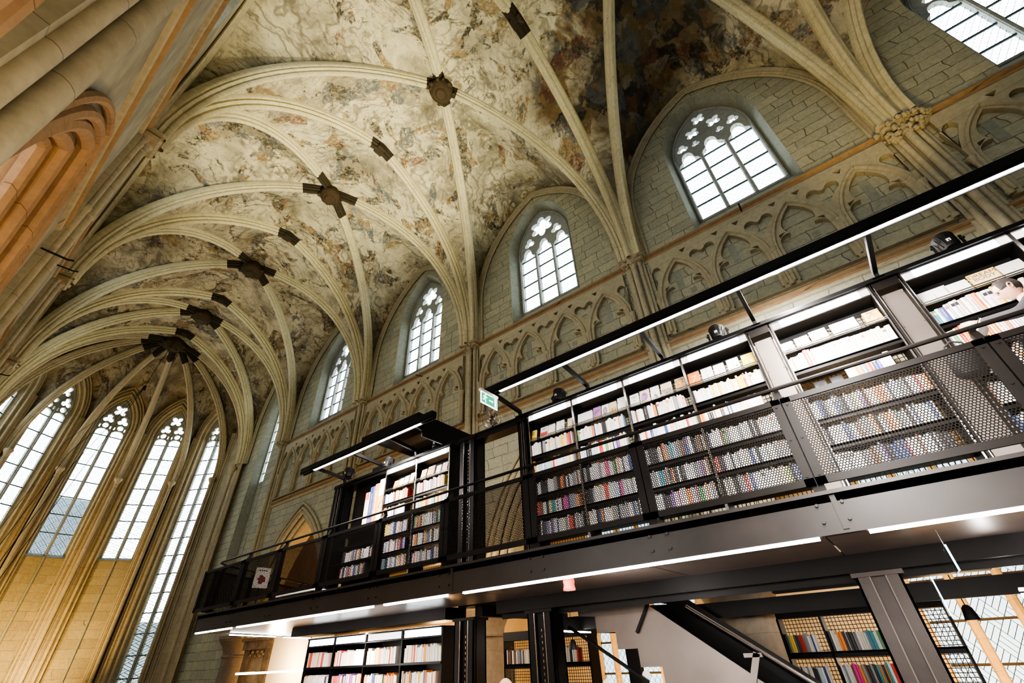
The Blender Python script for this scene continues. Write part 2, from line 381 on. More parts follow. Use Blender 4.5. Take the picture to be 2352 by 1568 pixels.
def half(hw, zs, za, n):
    """right-angled half of a pointed arch: (u,z) from (-hw,zs) to (0,za)"""
    h = za-zs; r = (h*h+hw*hw)/(2*hw); th = math.atan2(h, r-hw)
    return [(-hw + r - r*math.cos(th*i/n), zs + r*math.sin(th*i/n)) for i in range(n+1)]
def lancet(u0, hw, z0, zs, za, n=10, base=True):
    a = half(hw, zs, za, n); p = ([(-hw, z0)] if base else []) + a; q = [(-u, z) for u, z in reversed(p)][1:]
    return [(u0+u, z) for u, z in p+q]
def foil(u, z, r, n, rot=PI/2, k=36, lo=.5):
    return [(u + r*(lo+(1-lo)*abs(math.cos(n/2*(t-rot))))*math.cos(t), z + r*(lo+(1-lo)*abs(math.cos(n/2*(t-rot))))*math.sin(t)) for t in [2*PI*i/k for i in range(k)]]
def circle(u, z, r, k=16): return [(u+r*math.cos(2*PI*i/k), z+r*math.sin(2*PI*i/k)) for i in range(k)]
def cusped(u0, hw, z0, zs, hh, k=16):
    """window light with a three-lobed head"""
    p = [(u0-hw, z0), (u0-hw, zs)]
    for i in range(1, k):
        t = PI - PI*i/k; f = abs(math.cos(1.5*(t-PI/2))); r = .62+.38*f
        p.append((u0 + hw*1.02*r*math.cos(t)/(.62+.38*.707 if abs(math.cos(t)) > .93 else 1), zs + hh*r*math.sin(t)))
    return p + [(u0+hw, zs), (u0+hw, z0)]
def trefoil_arch(u0, hw, z0, zs, za, cu, cz, k=8):
    """arch opening narrowed by one cusp on each side"""
    p = [(-hw, z0), (-hw, zs)]
    c = (-cu, cz); m = (-hw*1.02, (zs+cz)/2)
    for i in range(1, k+1):
        t = i/k; p.append(((1-t)**2*-hw + 2*t*(1-t)*(-hw*.98) + t*t*c[0], (1-t)**2*zs + 2*t*(1-t)*(cz+.06) + t*t*c[1]))
    for i in range(1, k+1):
        t = i/k; p.append(((1-t)**2*c[0] + 2*t*(1-t)*(-hw*.92) + 0, (1-t)**2*c[1] + 2*t*(1-t)*(cz+.42*(za-cz)) + t*t*za))
    q = [(-u, z) for u, z in reversed(p)][1:]
    return [(u0+u, z) for u, z in p+q]

def arc3(S, A, n=16):
    """vertical-tangent arc in space from springer S to apex A"""
    S, A = V(S), V(A); d = V((A.x-S.x, A.y-S.y, 0)); L = d.length; d /= L
    return [S + d*(u+L) + V((0,0,z)) for u, z in half(L, 0, A.z-S.z, n)], V((0,0,1)).cross(d)
RIB = [(-.20,-.15),(-.20,.0),(-.17,.05),(-.13,.06),(-.145,.12),(-.10,.16),(-.06,.165),(-.075,.22),(-.045,.28),(0,.30),(.045,.28),(.075,.22),(.06,.165),(.10,.16),(.145,.12),(.13,.06),(.17,.05),(.20,.0),(.20,-.15)]
def sc(p, k): return [(a*k, b*k) for a, b in p]
def roll(r, n=8, a0=-PI*.15, a1=PI*1.15, a=0, b=0): return [(a + r*math.cos(a1+(a0-a1)*i/n), b + r*math.sin(a1+(a0-a1)*i/n)) for i in range(n+1)]

# --- floor, aisle shells
mb = MB(); mb.box(-7, 16, -12, 36, -.4, -.2); struct('floor', mb, M['floor'])
def aisle_wall(name, x, nrm, wins):
    fr = frame((x,0,0), (0,1,0), nrm); holes = [[(a,.5),(b,.5),(b,5.2),((a+b)/2,6.6),(a,5.2)] for a, b in wins]
    mb = MB(); mb.plate(fr, [(-12,0),(36,0),(36,8.3),(-12,8.3)], holes, 0, .4); struct(name, mb, M['plaster_tan'])
    return fr
FA = aisle_wall('wall_aisle_right', 13.6, (-1,0,0), [(-2.35,.68),(4.4,7.62)])
aisle_wall('wall_aisle_left', -5.2, (1,0,0), [(-2.3,.7),(4.4,7.6)])
mb = MB(); mb.box(10.9, 14.2, -12, 27, 8.2, 8.5); struct('ceiling_aisle_right', mb, M['plaster_tan'])
mb = MB(); mb.box(-5.6, -1.6, -12, 27, 8.2, 8.5); struct('ceiling_aisle_left', mb, M['plaster_tan'])
mb = MB(); mb.box(-6, 15, -11.6, -11, 0, 19); struct('wall_back', mb, M['wall_x'])
mb = MB(); mb.box(10.75, 14.4, 26.4, 26.9, 0, 8.5); struct('wall_aisle_end', mb, M['cream'])
mb = MB(); mb.box(-5.6, -1.0, 26.4, 26.9, 0, 8.5); struct('wall_aisle_end_left', mb, M['plaster_tan'])
WN = [0]
def wname(): WN[0] += 1; return 'window_%d' % WN[0]
for a, b, cuts, mt in ((-2.35,.68,(-.08,-.84,-1.6),'pane_low'),(4.4,7.62,(7.08,6.42,5.75,5.1),'pane_dia')):
    mb = MB()
    for c in cuts:
        mb.tube([FA(c,.5,.12), FA(c,6.2,.12)], .085, 8)
    for e in (a+.03, b-.03): mb.box(13.66, 13.8, e-.06, e+.06, .5, 5.2)
    w = struct(wname(), mb, M['yellow_stone'], 40)
    p = MB(); p.add([FA(u,z,.2) for u, z in ((a,.5),(b,.5),(b,5.2),((a+b)/2,6.6),(a,5.2))], [(0,1,2,3,4)]); p.build('window_pane', M[mt], w)
    g = MB()
    for z in (1.06,1.77,2.5,3.2,3.9): g.box(13.76, 13.8, a, b, z-.022, z+.022)
    g.build('saddle_bar', M['boss'], w)

# --- nave walls
def nave_window(fr, u0, style, stone, glass):
    inner = lancet(u0, 1.24, 11.92, 14.95, 17.0, 12)
    w = .345; us = (u0-.80, u0, u0+.80); holes = []
    for i, u in enumerate(us): holes.append(cusped(u, w, 12.0, 14.62 + (0 if i != 1 else .12), .55))
    if style == 0:
        holes += [foil(u0, 16.05, .56, 6, lo=.62), foil(u0-.66, 15.45, .26, 3, PI/2), foil(u0+.66, 15.45, .26, 3, PI/2)]
    else:
        holes += [foil(u0, 16.45, .24, 4, PI/4), foil(u0-.36, 15.92, .25, 4, PI/4), foil(u0+.36, 15.92, .25, 4, PI/4), foil(u0-.83, 15.45, .2, 3), foil(u0+.83, 15.45, .2, 3), foil(u0-.4, 15.36, .14, 3), foil(u0+.4, 15.36, .14, 3)]
    mb = MB(); mb.plate(fr, inner, holes, .44, .60)
    for u in (u0-.40, u0+.40): mb.tube([fr(u,11.95,.44), fr(u,14.75,.44)], .05, 8)
    for u in (u0-1.19, u0+1.19): mb.tube([fr(u,11.95,.42), fr(u,15.0,.42)], .04, 6)
    for sgn in (-1,1):
        pth = [fr(u0+sgn*(-u), z, .43) for u, z in half(1.17, 15.0, 16.9, 10)]; mb.tube(pth, .04, 6)
    win = struct(wname(), mb, stone, 35)
    p = MB(); p.add([fr(u,z,.54) for u, z in inner], [tuple(range(len(inner)))]); p.build('window_pane', glass, win)
    g = MB()
    for u in us:
        for z in (12.66,13.31,13.97,14.62): 
            a, b = fr(u-w-.02, z-.03, .50), fr(u+w+.02, z+.03, .53)
            g.box(min(a.x,b.x), max(a.x,b.x), min(a.y,b.y), max(a.y,b.y), a.z, b.z)
    g.build('saddle_bar', M['bar'], win)
def nave_wall(fr, name, wallmat, wins=True):
    mb = MB()
    for y0, y1 in zip(CAPS[:-2], CAPS[1:-1]):
        m = (y0+y1)/2
        mb.plate(fr, [(y0,2.6)] + lancet(m,2.62,2.6,2.66,7.1,14) + [(y1,2.6),(y1,18.4),(y0,18.4)], [lancet(m,1.42,11.25,14.9,17.18,12)], 0, .6)
    y0, y1 = CAPS[-2:]; m = 25.0
    mb.plate(fr, [(y0,0),(y1,0),(y1,18.4),(y0,18.4)], [lancet(m,.85,4.2,14.6,16.6,12)], 0, .6)
    for y0, y1 in zip(CAPS[:-2], CAPS[1:-1]):
        m = (y0+y1)/2; A = lancet(m,1.42,11.25,14.9,17.18,12); B = lancet(m,1.24,11.92,14.95,17.0,12)
        mb.loft([fr(u,z,0) for u, z in A], [fr(u,z,.46) for u, z in B], 1, True)
    A = lancet(25.0,.85,4.2,14.6,16.6,12); B = lancet(25.0,.62,4.2,14.6,16.3,12)
    mb.loft([fr(u,z,0) for u, z in A], [fr(u,z,.45) for u, z in B], 1, True)
    mb.add([fr(24.3,4.2,.4), fr(25.7,4.2,.4), fr(25.7,9.75,.4), fr(24.3,9.75,.4)], [(0,1,2,3)], 0)
    struct(name, mb, [M['wall'] if wallmat is None else wallmat, M['jamb']])
nave_wall(FR, 'wall_right', None); nave_wall(FL, 'wall_left', M['wall_plain'])
for i, (y0, y1) in enumerate(zip(CAPS[:-2], CAPS[1:-1])):
    m = (y0+y1)/2
    nave_window(FR, m, 1 if i == 1 else 0, M['tracery_grey'], M['pane_y'])
    nave_window(FL, m, 0, M['tracery_grey'], M['pane_y'])
for fr in (FR, FL):   # narrow window of the short bay
    holes = [cusped(25.0+s*.33, .25, 9.9, 14.5, .4) for s in (-1,1)] + [foil(25, 15.45, .33, 4), foil(24.65,15.0,.17,3), foil(25.35,15.0,.17,3)]
    mb = MB(); mb.plate(fr, lancet(25,.64,9.75,14.6,16.3,10), holes, .38, .52); mb.tube([fr(25,4.3,.36), fr(25,14.6,.36)], .05, 8)
    w = struct(wname(), mb, M['tracery_grey'], 35); ol = lancet(25,.62,9.75,14.6,16.3,10)
    p = MB(); p.add([fr(u,z,.48) for u, z in ol], [tuple(range(len(ol)))]); p.build('window_pane', M['pane_y'], w)
    g = MB()
    for k in range(8):
        z = 10.4+.62*k; a, b = fr(24.4,z-.02,.42), fr(25.6,z+.02,.46); g.box(min(a.x,b.x), max(a.x,b.x), a.y, b.y, a.z, b.z)
    g.build('saddle_bar', M['bar'], w)

# string courses (n = direction into the room)
SP = [(-.02,-.15),(.03,-.13),(.12,-.04),(.125,.0),(.10,.03),(.05,.05),(.045,.09),(.075,.12),(.06,.15),(-.02,.15)]
for fr, sgn, nm in ((FR,-1,'right'),(FL,1,'left')):
    for z, k in ((11.2,1.0),(8.05,.85)):
        mb = MB(); pf = [(a*k, b*k*(-sgn)) for a, b in SP]
        mb.sweep([fr(y,z,0) for y in (-11,-4.1,2.6,9.3,16,22.5)], pf if sgn < 0 else pf[::-1], (sgn,0,0))
        mb2 = MB(); mb2.sweep([fr(y,z-.19*k,0) for y in (-11,2.6,16,22.5)], [(-.02,.05*sgn),(.06,.04*sgn),(.07,-.0),(.05,-.03*sgn),(-.02,-.05*sgn)], (sgn,0,0))
        mb.add(mb2.v, mb2.f, 1)
        struct('trim_string_%s' % nm, mb, [M['string'], M['tracery']], 40)

# blind arcade under the windows, right wall
def blind_arcade(y0, y1):
    m = (y0+y1)/2; st = 1.47; cs = [m+st*k for k in (-1.5,-.5,.5,1.5)]; holes = []
    for c in cs:
        holes.append(trefoil_arch(c, .57, 8.22, 9.25, 10.48, .27, 9.66))
        for s in (-1,1):
            holes.append([(c+s*.50,9.72),(c+s*.34,9.74),(c+s*.50,9.60)] if s > 0 else [(c-.50,9.60),(c-.34,9.74),(c-.50,9.72)])
    for c in [m-st, m, m+st]:      # twin-lobed recess between two arches
        holes.append([(c,9.98),(c+.13,10.16)] + [(c+.20+.14*math.cos(t), 10.42+.16*math.sin(t)) for t in [-.6+i*(PI+.2)/8 for i in range(9)]] + [(c,10.44)]
                     + [(c-.20-.14*math.cos(t), 10.42+.16*math.sin(t)) for t in [PI-.4-i*(PI+.2)/8 for i in range(9)]] + [(c-.13,10.16)])
        for s in (-1,1): holes.append([(c+s*.55,10.80),(c+s*.36,10.80),(c+s*.47,10.66)][::s])
    for s in (-1,1):
        c = m+s*2*st; holes.append([(c-s*.02,9.75),(c-s*.12,10.05)]+[(c-s*(.16+.13*math.cos(t)), 10.42+.15*math.sin(t)) for t in [PI*.98-i*PI/6 for i in range(-0,7)]][::-1]+[(c+s*.03,10.42)])
    mb = MB(); mb.plate(FR, [(y0+.42,8.2),(y1-.42,8.2),(y1-.42,10.98),(y0+.42,10.98)], holes, -.13, .0, 0, False)
    for c in cs:
        for hw, r, d in ((.66,.05,-.14),(.565,.035,-.10)):
            for s in (-1,1):
                pth = [FR(c+s*-u, z, d) for u, z in [(-hw,8.3),(-hw,8.9)] + half(hw, 9.3, 10.62-(.66-hw), 9)]; mb.tube(pth, r, 6)
    for c in [m+st*k for k in (-2,-1,0,1,2)]:
        mb.lathe(FR(c,0,-.13), [(.06,8.22),(.075,8.3),(.05,8.36),(.05,9.2),(.065,9.22),(.055,9.26),(.09,9.36),(.10,9.42),(.0,9.44)], 10)
    o = struct('trim_blind_arcade', mb, M['tracery'], 40)
    bk = MB()
    for k, c in enumerate(cs):
        if k in (0,2,3): bk.box(XR-.012, XR, c-.09+.03*k, c+.09+.03*k, 9.55, 10.25)
        if k in (1,3): bk.box(XR-.012, XR, c-.25, c-.1, 9.3, 9.46)
    bk.build('repair_block', M['jamb'], o)
for y0, y1 in zip(CAPS[:-2], CAPS[1:-1]): blind_arcade(y0, y1)

# arcade arch mouldings and piers
for fr, sgn, nm in ((FR,-1,'right'),(FL,1,'left')):
    for y0, y1 in zip(CAPS[:-2], CAPS[1:-1]):
        m = (y0+y1)/2; mb = MB()
        for hw, r, d, dz in ((2.62,.09,.02,0),(2.80,.07,-.03,.13),(2.46,.10,.16,-.14),(2.34,.09,.30,-.25),(2.98,.055,-.05,.30)):
            for s in (-1,1):
                pth = [fr(m+s*-u, z, d) for u, z in half(hw, 2.65, 7.1+dz*1.25, 14)]; mb.tube(pth, r, 8)
        # soffit of the arch
        ol = [(m-2.42,2.6)]+[(m+u,z) for u, z in half(2.42,2.65,6.85,12)]; ol += [(2*m-u,z) for u, z in reversed(ol)][1:]
        mb.loft([fr(u,z,.12) for u, z in ol[1:-1]], [fr(u,z,.95) for u, z in ol[1:-1]])
        struct('trim_arch_%s' % nm, mb, M['tracery'] if sgn < 0 else M['left_arch'], 40)
    for y in CAPS[:-1]:
        mb = MB(); cx = fr(y,0,.42)
        mb.lathe(cx, [(.78,0),(.78,.3),(.66,.4),(.62,.5),(.60,2.0),(.66,2.02),(.67,2.06),(.61,2.10),(.62,2.2),(.72,2.42),(.84,2.55),(.86,2.62),(.9,2.64),(.9,2.75),(0,2.76)], 28)
        struct('trim_pier_%s' % nm, mb, M['pier'], 40)
        mb = MB(); n = V((sgn,0,0))
        mb.box(*sorted((fr(0,0,0).x, fr(0,0,-.09).x)), y-.30, y+.30, 2.76, 11.1)
        for du, dd, r in ((0,-.20,.085),(-.17,-.12,.062),(.17,-.12,.062)):
            c = fr(y+du,0,dd)
            mb.lathe(c, [(r,2.76),(r,8.6),(r*1.22,8.62),(r*1.22,8.7),(r,8.72),(r,10.78),(r*1.25,10.80),(r*1.25,10.85),(r,10.88),(r*1.25,10.98),(r*2.0,11.12),(r*2.2,11.17),(r*2.3,11.24),(r*2.1,11.3),(0,11.31)], 12)
        x_ = sorted((fr(0,0,-.40).x, fr(0,0,.02).x)); big = 1 if (y == -4.1 and sgn < 0) else 0
        mb.bbox(x_[0], x_[1], y-.42, y+.42, 11.17, 11.30, .05); mb.bbox(x_[0]+.05, x_[1], y-.36, y+.36, 11.06, 11.17, .06)
        if big:
            for k in range(70):
                a = R.uniform(PI*.5, PI*1.5); z = R.uniform(10.72, 11.12); rr = .20+.24*(z-10.72)/.4; c = fr(y, z, -.10); mb.ball(c + V((rr*.9*math.cos(a), rr*1.25*math.sin(a), 0)), R.uniform(.03,.075), n=6)
        if sgn < 0:
            for k in range(26):     # foliage of the capital
                a = R.uniform(PI*.5, PI*1.5); z = R.uniform(10.98, 11.16); rr = .16+.13*(z-10.98)/.18
                c = fr(y, z, -.13); mb.ball(c + V((rr*math.cos(a), rr*1.25*math.sin(a), 0)), R.uniform(.025,.05), n=6)
        struct('trim_shaft_%s' % nm, mb, M['shaft'], 40)

# --- vault
def rib(mb, S, A, k=1.0, soot=2, n=18):
    pth, side = arc3(S, A, n); mb.sweep(pth[:n+1-soot], sc(RIB, k), side, 0)
    mb.sweep(pth[n-soot:], sc(RIB, k*1.02), side, 1); return pth
def wall_curve(fr, y0, y1, zs=13.2, za=17.6, d=-.04, n=18):
    """springer y0 -> apex halfway to y1"""
    m = (y0+y1)/2; L = abs(m-y0); s = 1 if y1 > y0 else -1; k = 5
    p = [fr(y0, ZC+(zs-ZC)*i/k, d) for i in range(k)]
    return p + [fr(m+s*u, z, d) for u, z in half(L, zs, za, n-k)]
def boss(c, r):
    mb = MB(); x, y, z = c
    mb.lathe((x,y,z), [(0,-.46*r/.4),(r*.35,-.47*r/.4),(r*.5,-.40*r/.4),(r*.62,-.42*r/.4),(r*.9,-.33*r/.4),(r,-.2*r/.4),(r*.8,0),(r*.8,.1)], 18)
    for k in range(22):
        a = R.uniform(0, 2*PI); q = R.uniform(.45, 1.05)*r; mb.ball((x+q*math.cos(a), y+q*math.sin(a), z-.36*r/.4+.2*q), R.uniform(.05,.1)*r/.4, n=6)
    struct('trim_boss', mb, M['boss'], 50)
def web(mb, Acv, Bcv, bulge, k=8):
    rows = []
    for a, b in zip(Acv, Bcv):
        L = (a-b).length
        rows.append([a.lerp(b, j/k) + V((0,0,bulge*L*4*(j/k)*(1-j/k))) for j in range(k+1)])
    mb.grid(rows)
for bi, (y0, y1) in enumerate(zip(CAPS[:-1], CAPS[1:])):
    m = (y0+y1)/2; B = V((XC, m, ZB)); mb = MB(); wb = MB()
    for X, fr in ((9.9,FR),(-.6,FL)):
        for ya, yb in ((y0,y1),(y1,y0)):
            s = 1 if yb > ya else -1
            D, sd = arc3((X, ya+s*.20, ZC), B, 18); T, _ = arc3((X, ya, ZC), (XC, ya, ZT), 18)
            rib(mb, (X, ya+s*.20, ZC), B, .90, 1 if bi < 3 else 2)
            W = wall_curve(fr, ya+s*.22, yb-s*.22, d=.06, n=18)
            web(wb, D, T, .035); web(wb, D, W, .04)
            sdv = V((0,1,0)) if False else None
            # wall rib
            Wr = wall_curve(fr, ya+s*.36, yb-s*.36, d=-.06, n=18); mb.sweep(Wr, sc(RIB, .55), [V((0,0,1)).cross(V((0,s,0)))]*len(Wr), 2)
    struct('trim_diagonal_rib', mb, [M['rib'], M['soot'], M['tracery']], 40)
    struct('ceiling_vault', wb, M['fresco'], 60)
    boss(B + V((0,0,-.05)), .42 if bi < 4 else .5)
for y in CAPS[1:]:
    mb = MB()
    for X in (9.9,-.6): rib(mb, (X, y, ZC), (XC, y, ZT), 1.0, 1)
    mb.box(XC-.16, XC+.16, y-.19, y+.19, ZT-.26, ZT, 1)
    struct('trim_transverse_rib', mb, [M['rib'], M['soot']], 40)

# --- apse: seven sides of a twelve-sided plan
AB = V((4.68, 28.85, 18.05)); verts = [-15+30*i for i in range(8)]
def avert(a, r=RA): return O + V((r*math.cos(math.radians(a)), r*math.sin(math.radians(a)), 0))
wb = MB(); rm = MB(); Z0 = 11.0
side_fr = []
for i in range(7):
    a = math.radians(verts[i]+15); n_out = V((math.cos(a), math.sin(a), 0)); t = V((-math.sin(a), math.cos(a), 0))
    side_fr.append(frame(O + n_out*5.36, t, -n_out))
for i, a in enumerate(verts):
    if 0 < i < 7: rib(rm, avert(a, 5.33)+V((0,0,Z0)), AB + (avert(a)-O).normalized()*.1, .78, 3)
    else:
        rib(rm, avert(a, 5.33)+V((0,0,Z0)), AB, .78, 3)
def ribcurve(a): return arc3(avert(a, 5.35)+V((0,0,Z0)), AB, 18)[0]
for i in range(7):
    fr = side_fr[i]
    for a, s in ((verts[i],-1),(verts[i+1],1)):
        W = [fr(s*1.42, Z0+(14.0-Z0)*k/5, .05) for k in range(5)] + [fr(-s*u, z, .05) for u, z in half(1.42, 14.0, 16.75, 13)]
        web(wb, ribcurve(a), W, .03)
T = arc3((9.9,27.3,ZC), (XC,27.3,ZT), 18)[0]; web(wb, ribcurve(-15), T, .0)
T = arc3((-.6,27.3,ZC), (XC,27.3,ZT), 18)[0]; web(wb, ribcurve(195), T, .0)
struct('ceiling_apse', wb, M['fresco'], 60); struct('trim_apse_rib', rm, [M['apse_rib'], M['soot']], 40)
boss(AB + V((0,0,.0)), .62)
def apse_side(i, sill):
    fr = side_fr[i]; mb = MB(); blind = sill is None
    hole = lancet(0, .98, .5, 14.05, 16.2, 12); inner = lancet(0, .76, .5, 14.1, 15.95, 12)
    mb.plate(fr, [(-1.44,0),(1.44,0),(1.44,17.6),(-1.44,17.6)], [] if blind else [hole], 0, .55)
    if not blind:
        mb.loft([fr(u,z,0) for u, z in hole], [fr(u,z,.36) for u, z in inner], 0, True)
        if sill > .6: mb.add([fr(-.78,.5,.34), fr(.78,.5,.34), fr(.78,sill,.34), fr(-.78,sill,.34)], [(0,1,2,3)], 1); mb.box(0,0,0,0,0,0)
    struct('wall_apse', mb, [M['wall_x'], M['wall_x']])
    if blind: return
    mo = MB()
    for hw, r, d, zz in ((1.0,.06,-.03,16.25),(1.16,.05,-.02,16.5),(.86,.05,.14,16.05),(1.29,.045,-.05,16.75)):
        for s in (-1,1):
            z0 = .5 if hw < 1.2 else 13.6
            mo.tube([fr(s*hw, z0, d)] + [fr(s*-u, z, d) for u, z in half(hw, 14.05, zz, 10)], r, 8)
    struct('trim_apse_arch', mo, M['apse_rib'], 40)
    il = lancet(0, .76, sill, 14.1, 15.95, 10)
    holes = [[(s*.38-.30, sill+.04),(s*.38+.30, sill+.04),(s*.38+.30, 13.72)] + [(s*.38+.30*math.cos(t), 13.72+.2*math.sin(t)) for t in [PI*k/8 for k in range(1,8)]] + [(s*.38-.30,13.72)] for s in (-1,1)]
    holes += [circle(s*.38, 14.13, .155) for s in (-1,1)] + [foil(s*.36, 14.56, .29, 3, PI/2, lo=.42) for s in (-1,1)] + [foil(0, 15.2, .36, 4, PI/4, lo=.42)]
    holes += [[(s*.10-.04,13.95),(s*.10+.04,13.95),(s*.10+.04,14.15),(s*.10-.04,14.15)] for s in (-1,1)] + [[(s*.63-.035,13.95),(s*.63+.035,13.95),(s*.63+.035,14.15),(s*.63-.035,14.15)] for s in (-1,1)]
    tb = MB(); tb.plate(fr, il, holes, .34, .46); tb.tube([fr(0,.6,.31), fr(0,14.1,.31)], .05, 8)
    tb.add([fr(-.8,sill-.1,.2), fr(.8,sill-.1,.2), fr(.8,sill+.06,.36), fr(-.8,sill+.06,.36)], [(0,1,2,3)])
    for s in (-1,1):
        tb.tube([fr(s*-u*1, z, .33) for u, z in half(.72, 14.1, 15.88, 10)], .035, 6)
        for k in (-1,1): tb.tube([fr(s*.37+k*u, z, .33) for u, z in half(.34, 14.3, 14.95, 8)], .025, 6)
    w = struct(wname(), tb, M['tracery_grey'], 35)
    p = MB(); p.add([fr(u,z,.41) for u, z in il], [tuple(range(len(il)))]); p.build('window_pane', M['pane_xy'], w)
    g = MB(); z = 13.5
    while z > sill+.3:
        for s in (-1,1): g.bar(fr(s*.38-.31,z,.37), fr(s*.38+.31,z,.37), .03, .05)
        z -= .925
    g.build('saddle_bar', M['bar'], w)
for i, sl in enumerate((None, 1.0, 6.88, 6.88, 6.88, 1.0, None)): apse_side(i, sl)
for a in verts:
    mb = MB(); e = (avert(a)-O).normalized(); t = V((-e.y, e.x, 0))
    for dt, rr, r, top in ((0,5.12,.08,1),(.2,5.42,.075,0),(-.2,5.42,.075,0),(.36,5.44,.05,0),(-.36,5.44,.05,0),(.1,5.36,.05,0),(-.1,5.36,.05,0)):
        c = O + e*rr + t*dt
        if top: mb.lathe(c, [(r,0),(r,10.55),(r*1.3,10.57),(r*1.3,10.62),(r,10.64),(r*1.3,10.78),(r*2.3,10.92),(r*2.5,10.98),(r*2.3,11.05),(0,11.06)], 12)
        else: mb.lathe(c, [(r,0),(r,14.0)], 8)
    struct('trim_apse_shaft', mb, M['apse_rib'], 40)
# rope of the bell running down from the apse boss
mb = MB(); top = V((4.55,28.2,17.7)); mb.tube([top, V((4.2,27.4,15.2)), V((4.1,27.2,13.9))], .012, 5); mb.lathe((4.1,27.2,0), [(.0,14.0),(.06,13.95),(.1,13.7),(.0,13.68)], 8)
for k in range(4): mb.tube([V((4.1,27.2,13.8)), V((3.4-.3*k, 27.6+.3*k, 9+.6*k)), V((2.2-.25*k, 28.6+.3*k, .1))], .012, 4)
tag(mb.build('bell_rope', M['black'], None, 40), 'thin dark ropes hanging from the boss above the tall apse windows', 'rope')
# neighbouring houses seen dimly through the lower panes of the apse
def outside(x0, x1, y0, y1, h, c):
    mb = MB(); mb.box(x0, x1, y0, y1, -.4, h)
    o = mb.build('exterior_house', plain('grey_render_house', c, .9, 0, .15, .5)); o['kind'] = 'structure'
outside(4.2, 7.4, 41, 46, 11.3, (.20,.245,.27)); outside(11.0, 15, 40, 45, 4.4, (.17,.20,.20))
mb = MB(); mb.box(-2.5, 11.8, -12, 35.5, 18.75, 18.95); struct('sky_blocker', mb, M['wood'])  # unseen slab added over the vault to block the sky
# ------------------------------------------------------------------ black steel bookstore built into the nave
ZF = 2.57                                   # walkway floor
def prism(mb, pts, z0, z1, m=0):
    n = len(pts); vs = [(x,y,z0) for x,y in pts] + [(x,y,z1) for x,y in pts]
    return mb.add(vs, [tuple(range(n-1,-1,-1)), tuple(range(n,2*n))] + [(i,(i+1)%n,(i+1)%n+n,i+n) for i in range(n)], m)
D = thing('walkway_deck', (4.5,4,2.26), 'long black steel walkway deck with bare metal underside, above the ground floor', 'walkway')
EA, EB = (4.5,12.0), (8.6,14.3)             # skewed far end
mb = MB(); prism(mb, [(4.5,-5),(6.9,-5),(6.9,5.2),(6.6,5.6),(6.6,10.4),(8.6,10.4),EB,EA], 2.50, ZF); mb.build('deck_plate', M['steel_br'], D)
mb = MB(); mb.box(4.5,4.52,-5,12.0,2.275,2.57); mb.box(4.46,4.52,-5,12.02,2.555,2.585); mb.box(4.485,4.56,-5,12.0,2.262,2.28)
for y in (.2,1.67,3.14,4.62,6.09,7.57,9.05,10.5,-1.25,-2.72):
    for dy in (-.09,.09):
        mb.tube([(4.5,y+dy,2.36),(4.482,y+dy,2.36)], .014, 6); mb.tube([(4.5,y+dy,2.49),(4.482,y+dy,2.49)], .014, 6)
mb.box(4.49,4.5,4.46,4.5,2.29,2.55); mb.box(4.49,4.5,.14,.18,2.29,2.55); mb.build('fascia', M['fascia'], D)
ex, ey = EB[0]-EA[0], EB[1]-EA[1]; el = math.hypot(ex, ey); ex /= el; ey /= el
mb = MB(); mb.bar((EA[0],EA[1],2.42),(EB[0],EB[1],2.42),.03,.3); mb.build('end_fascia', M['fascia'], D)
for k, (a, b) in enumerate(((-5,.33),(.345,1.95),(1.965,4.36),(4.375,6.0),(6.015,8.1),(8.115,10.38))):
    mb = MB(); mb.box(4.56, 6.0, a, b, 2.285, 2.30); mb.build('soffit_panel', M['soffit'], D)
mb = MB(); prism(mb, [(4.56,10.39),(8.6,10.39),EB,EA], 2.285, 2.30); mb.build('soffit_panel', M['soffit'], D)
mb = MB(); mb.box(6.0,6.14,-5,5.0,2.12,2.32); mb.box(6.0,6.5,6.1,10.8,2.12,2.3); mb.box(6.14,6.16,-5,5,2.05,2.12)
for y in (.2,4.2,5.68): mb.box(6.36,9,y-.08,y+.08,2.14,2.3)
mb.build('edge_beam', M['steel'], D)
mb = MB(); mb.box(7.3,9.4,-5,5.4,2.3,2.36); mb.box(6.3,7.3,4.6,6.1,2.3,2.36); mb.box(7.58,7.66,-5,5,1.90,2.09); mb.box(7.58,7.62,-5,1.45,2.32,2.5); mb.build('underside', M['black'], D)

# strip lights under the deck edge
def strip(name, a, b, label, cat='strip light', w=.05, h=.018, mt='led', group=None):
    a, b = V(a), V(b); t = thing(name, (a+b)/2, label, cat, group)
    mb = MB(); mb.bar(a, b, w, h); mb.build('diffuser', M[mt], t)
    d = (b-a).normalized(); mb = MB(); mb.bar(a-d*.03+V((0,0,.016)), b+d*.03+V((0,0,.016)), w*1.25, .014); mb.build('housing', M['steel'], t); return t
LZ = 2.252
strip('strip_light', (4.54,.03,LZ), (4.54,-5,LZ), 'long glowing strip light under the deck edge, right of the sloping steel column')
strip('strip_light', (4.54,4.30,LZ), (4.54,.37,LZ), 'longest whole glowing strip light under the deck edge, above the red beacon')
strip('strip_light', (4.54,5.83,LZ), (4.54,4.60,LZ), 'short glowing strip light under the deck edge just left of the red beacon one')
strip('strip_light', (4.54,10.15,LZ), (4.54,6.10,LZ), 'glowing strip light under the deck edge over the ground-floor bookcase')
strip('strip_light', (4.54,11.95,LZ), (4.54,10.42,LZ), 'glowing strip light under the deck edge at its far pointed end')
e0 = V((4.62,12.0,LZ)); ed = V((ex,ey,0)); en = V((ey,-ex,0))*.05
strip('strip_light', e0+ed*.9+en, e0+ed*2.6+en, 'thin strip light under the slanted far end of the deck, nearer the corner')
strip('strip_light', e0+ed*3.0+en, e0+ed*4.3+en, 'thin strip light under the slanted far end of the deck, nearer the wall')
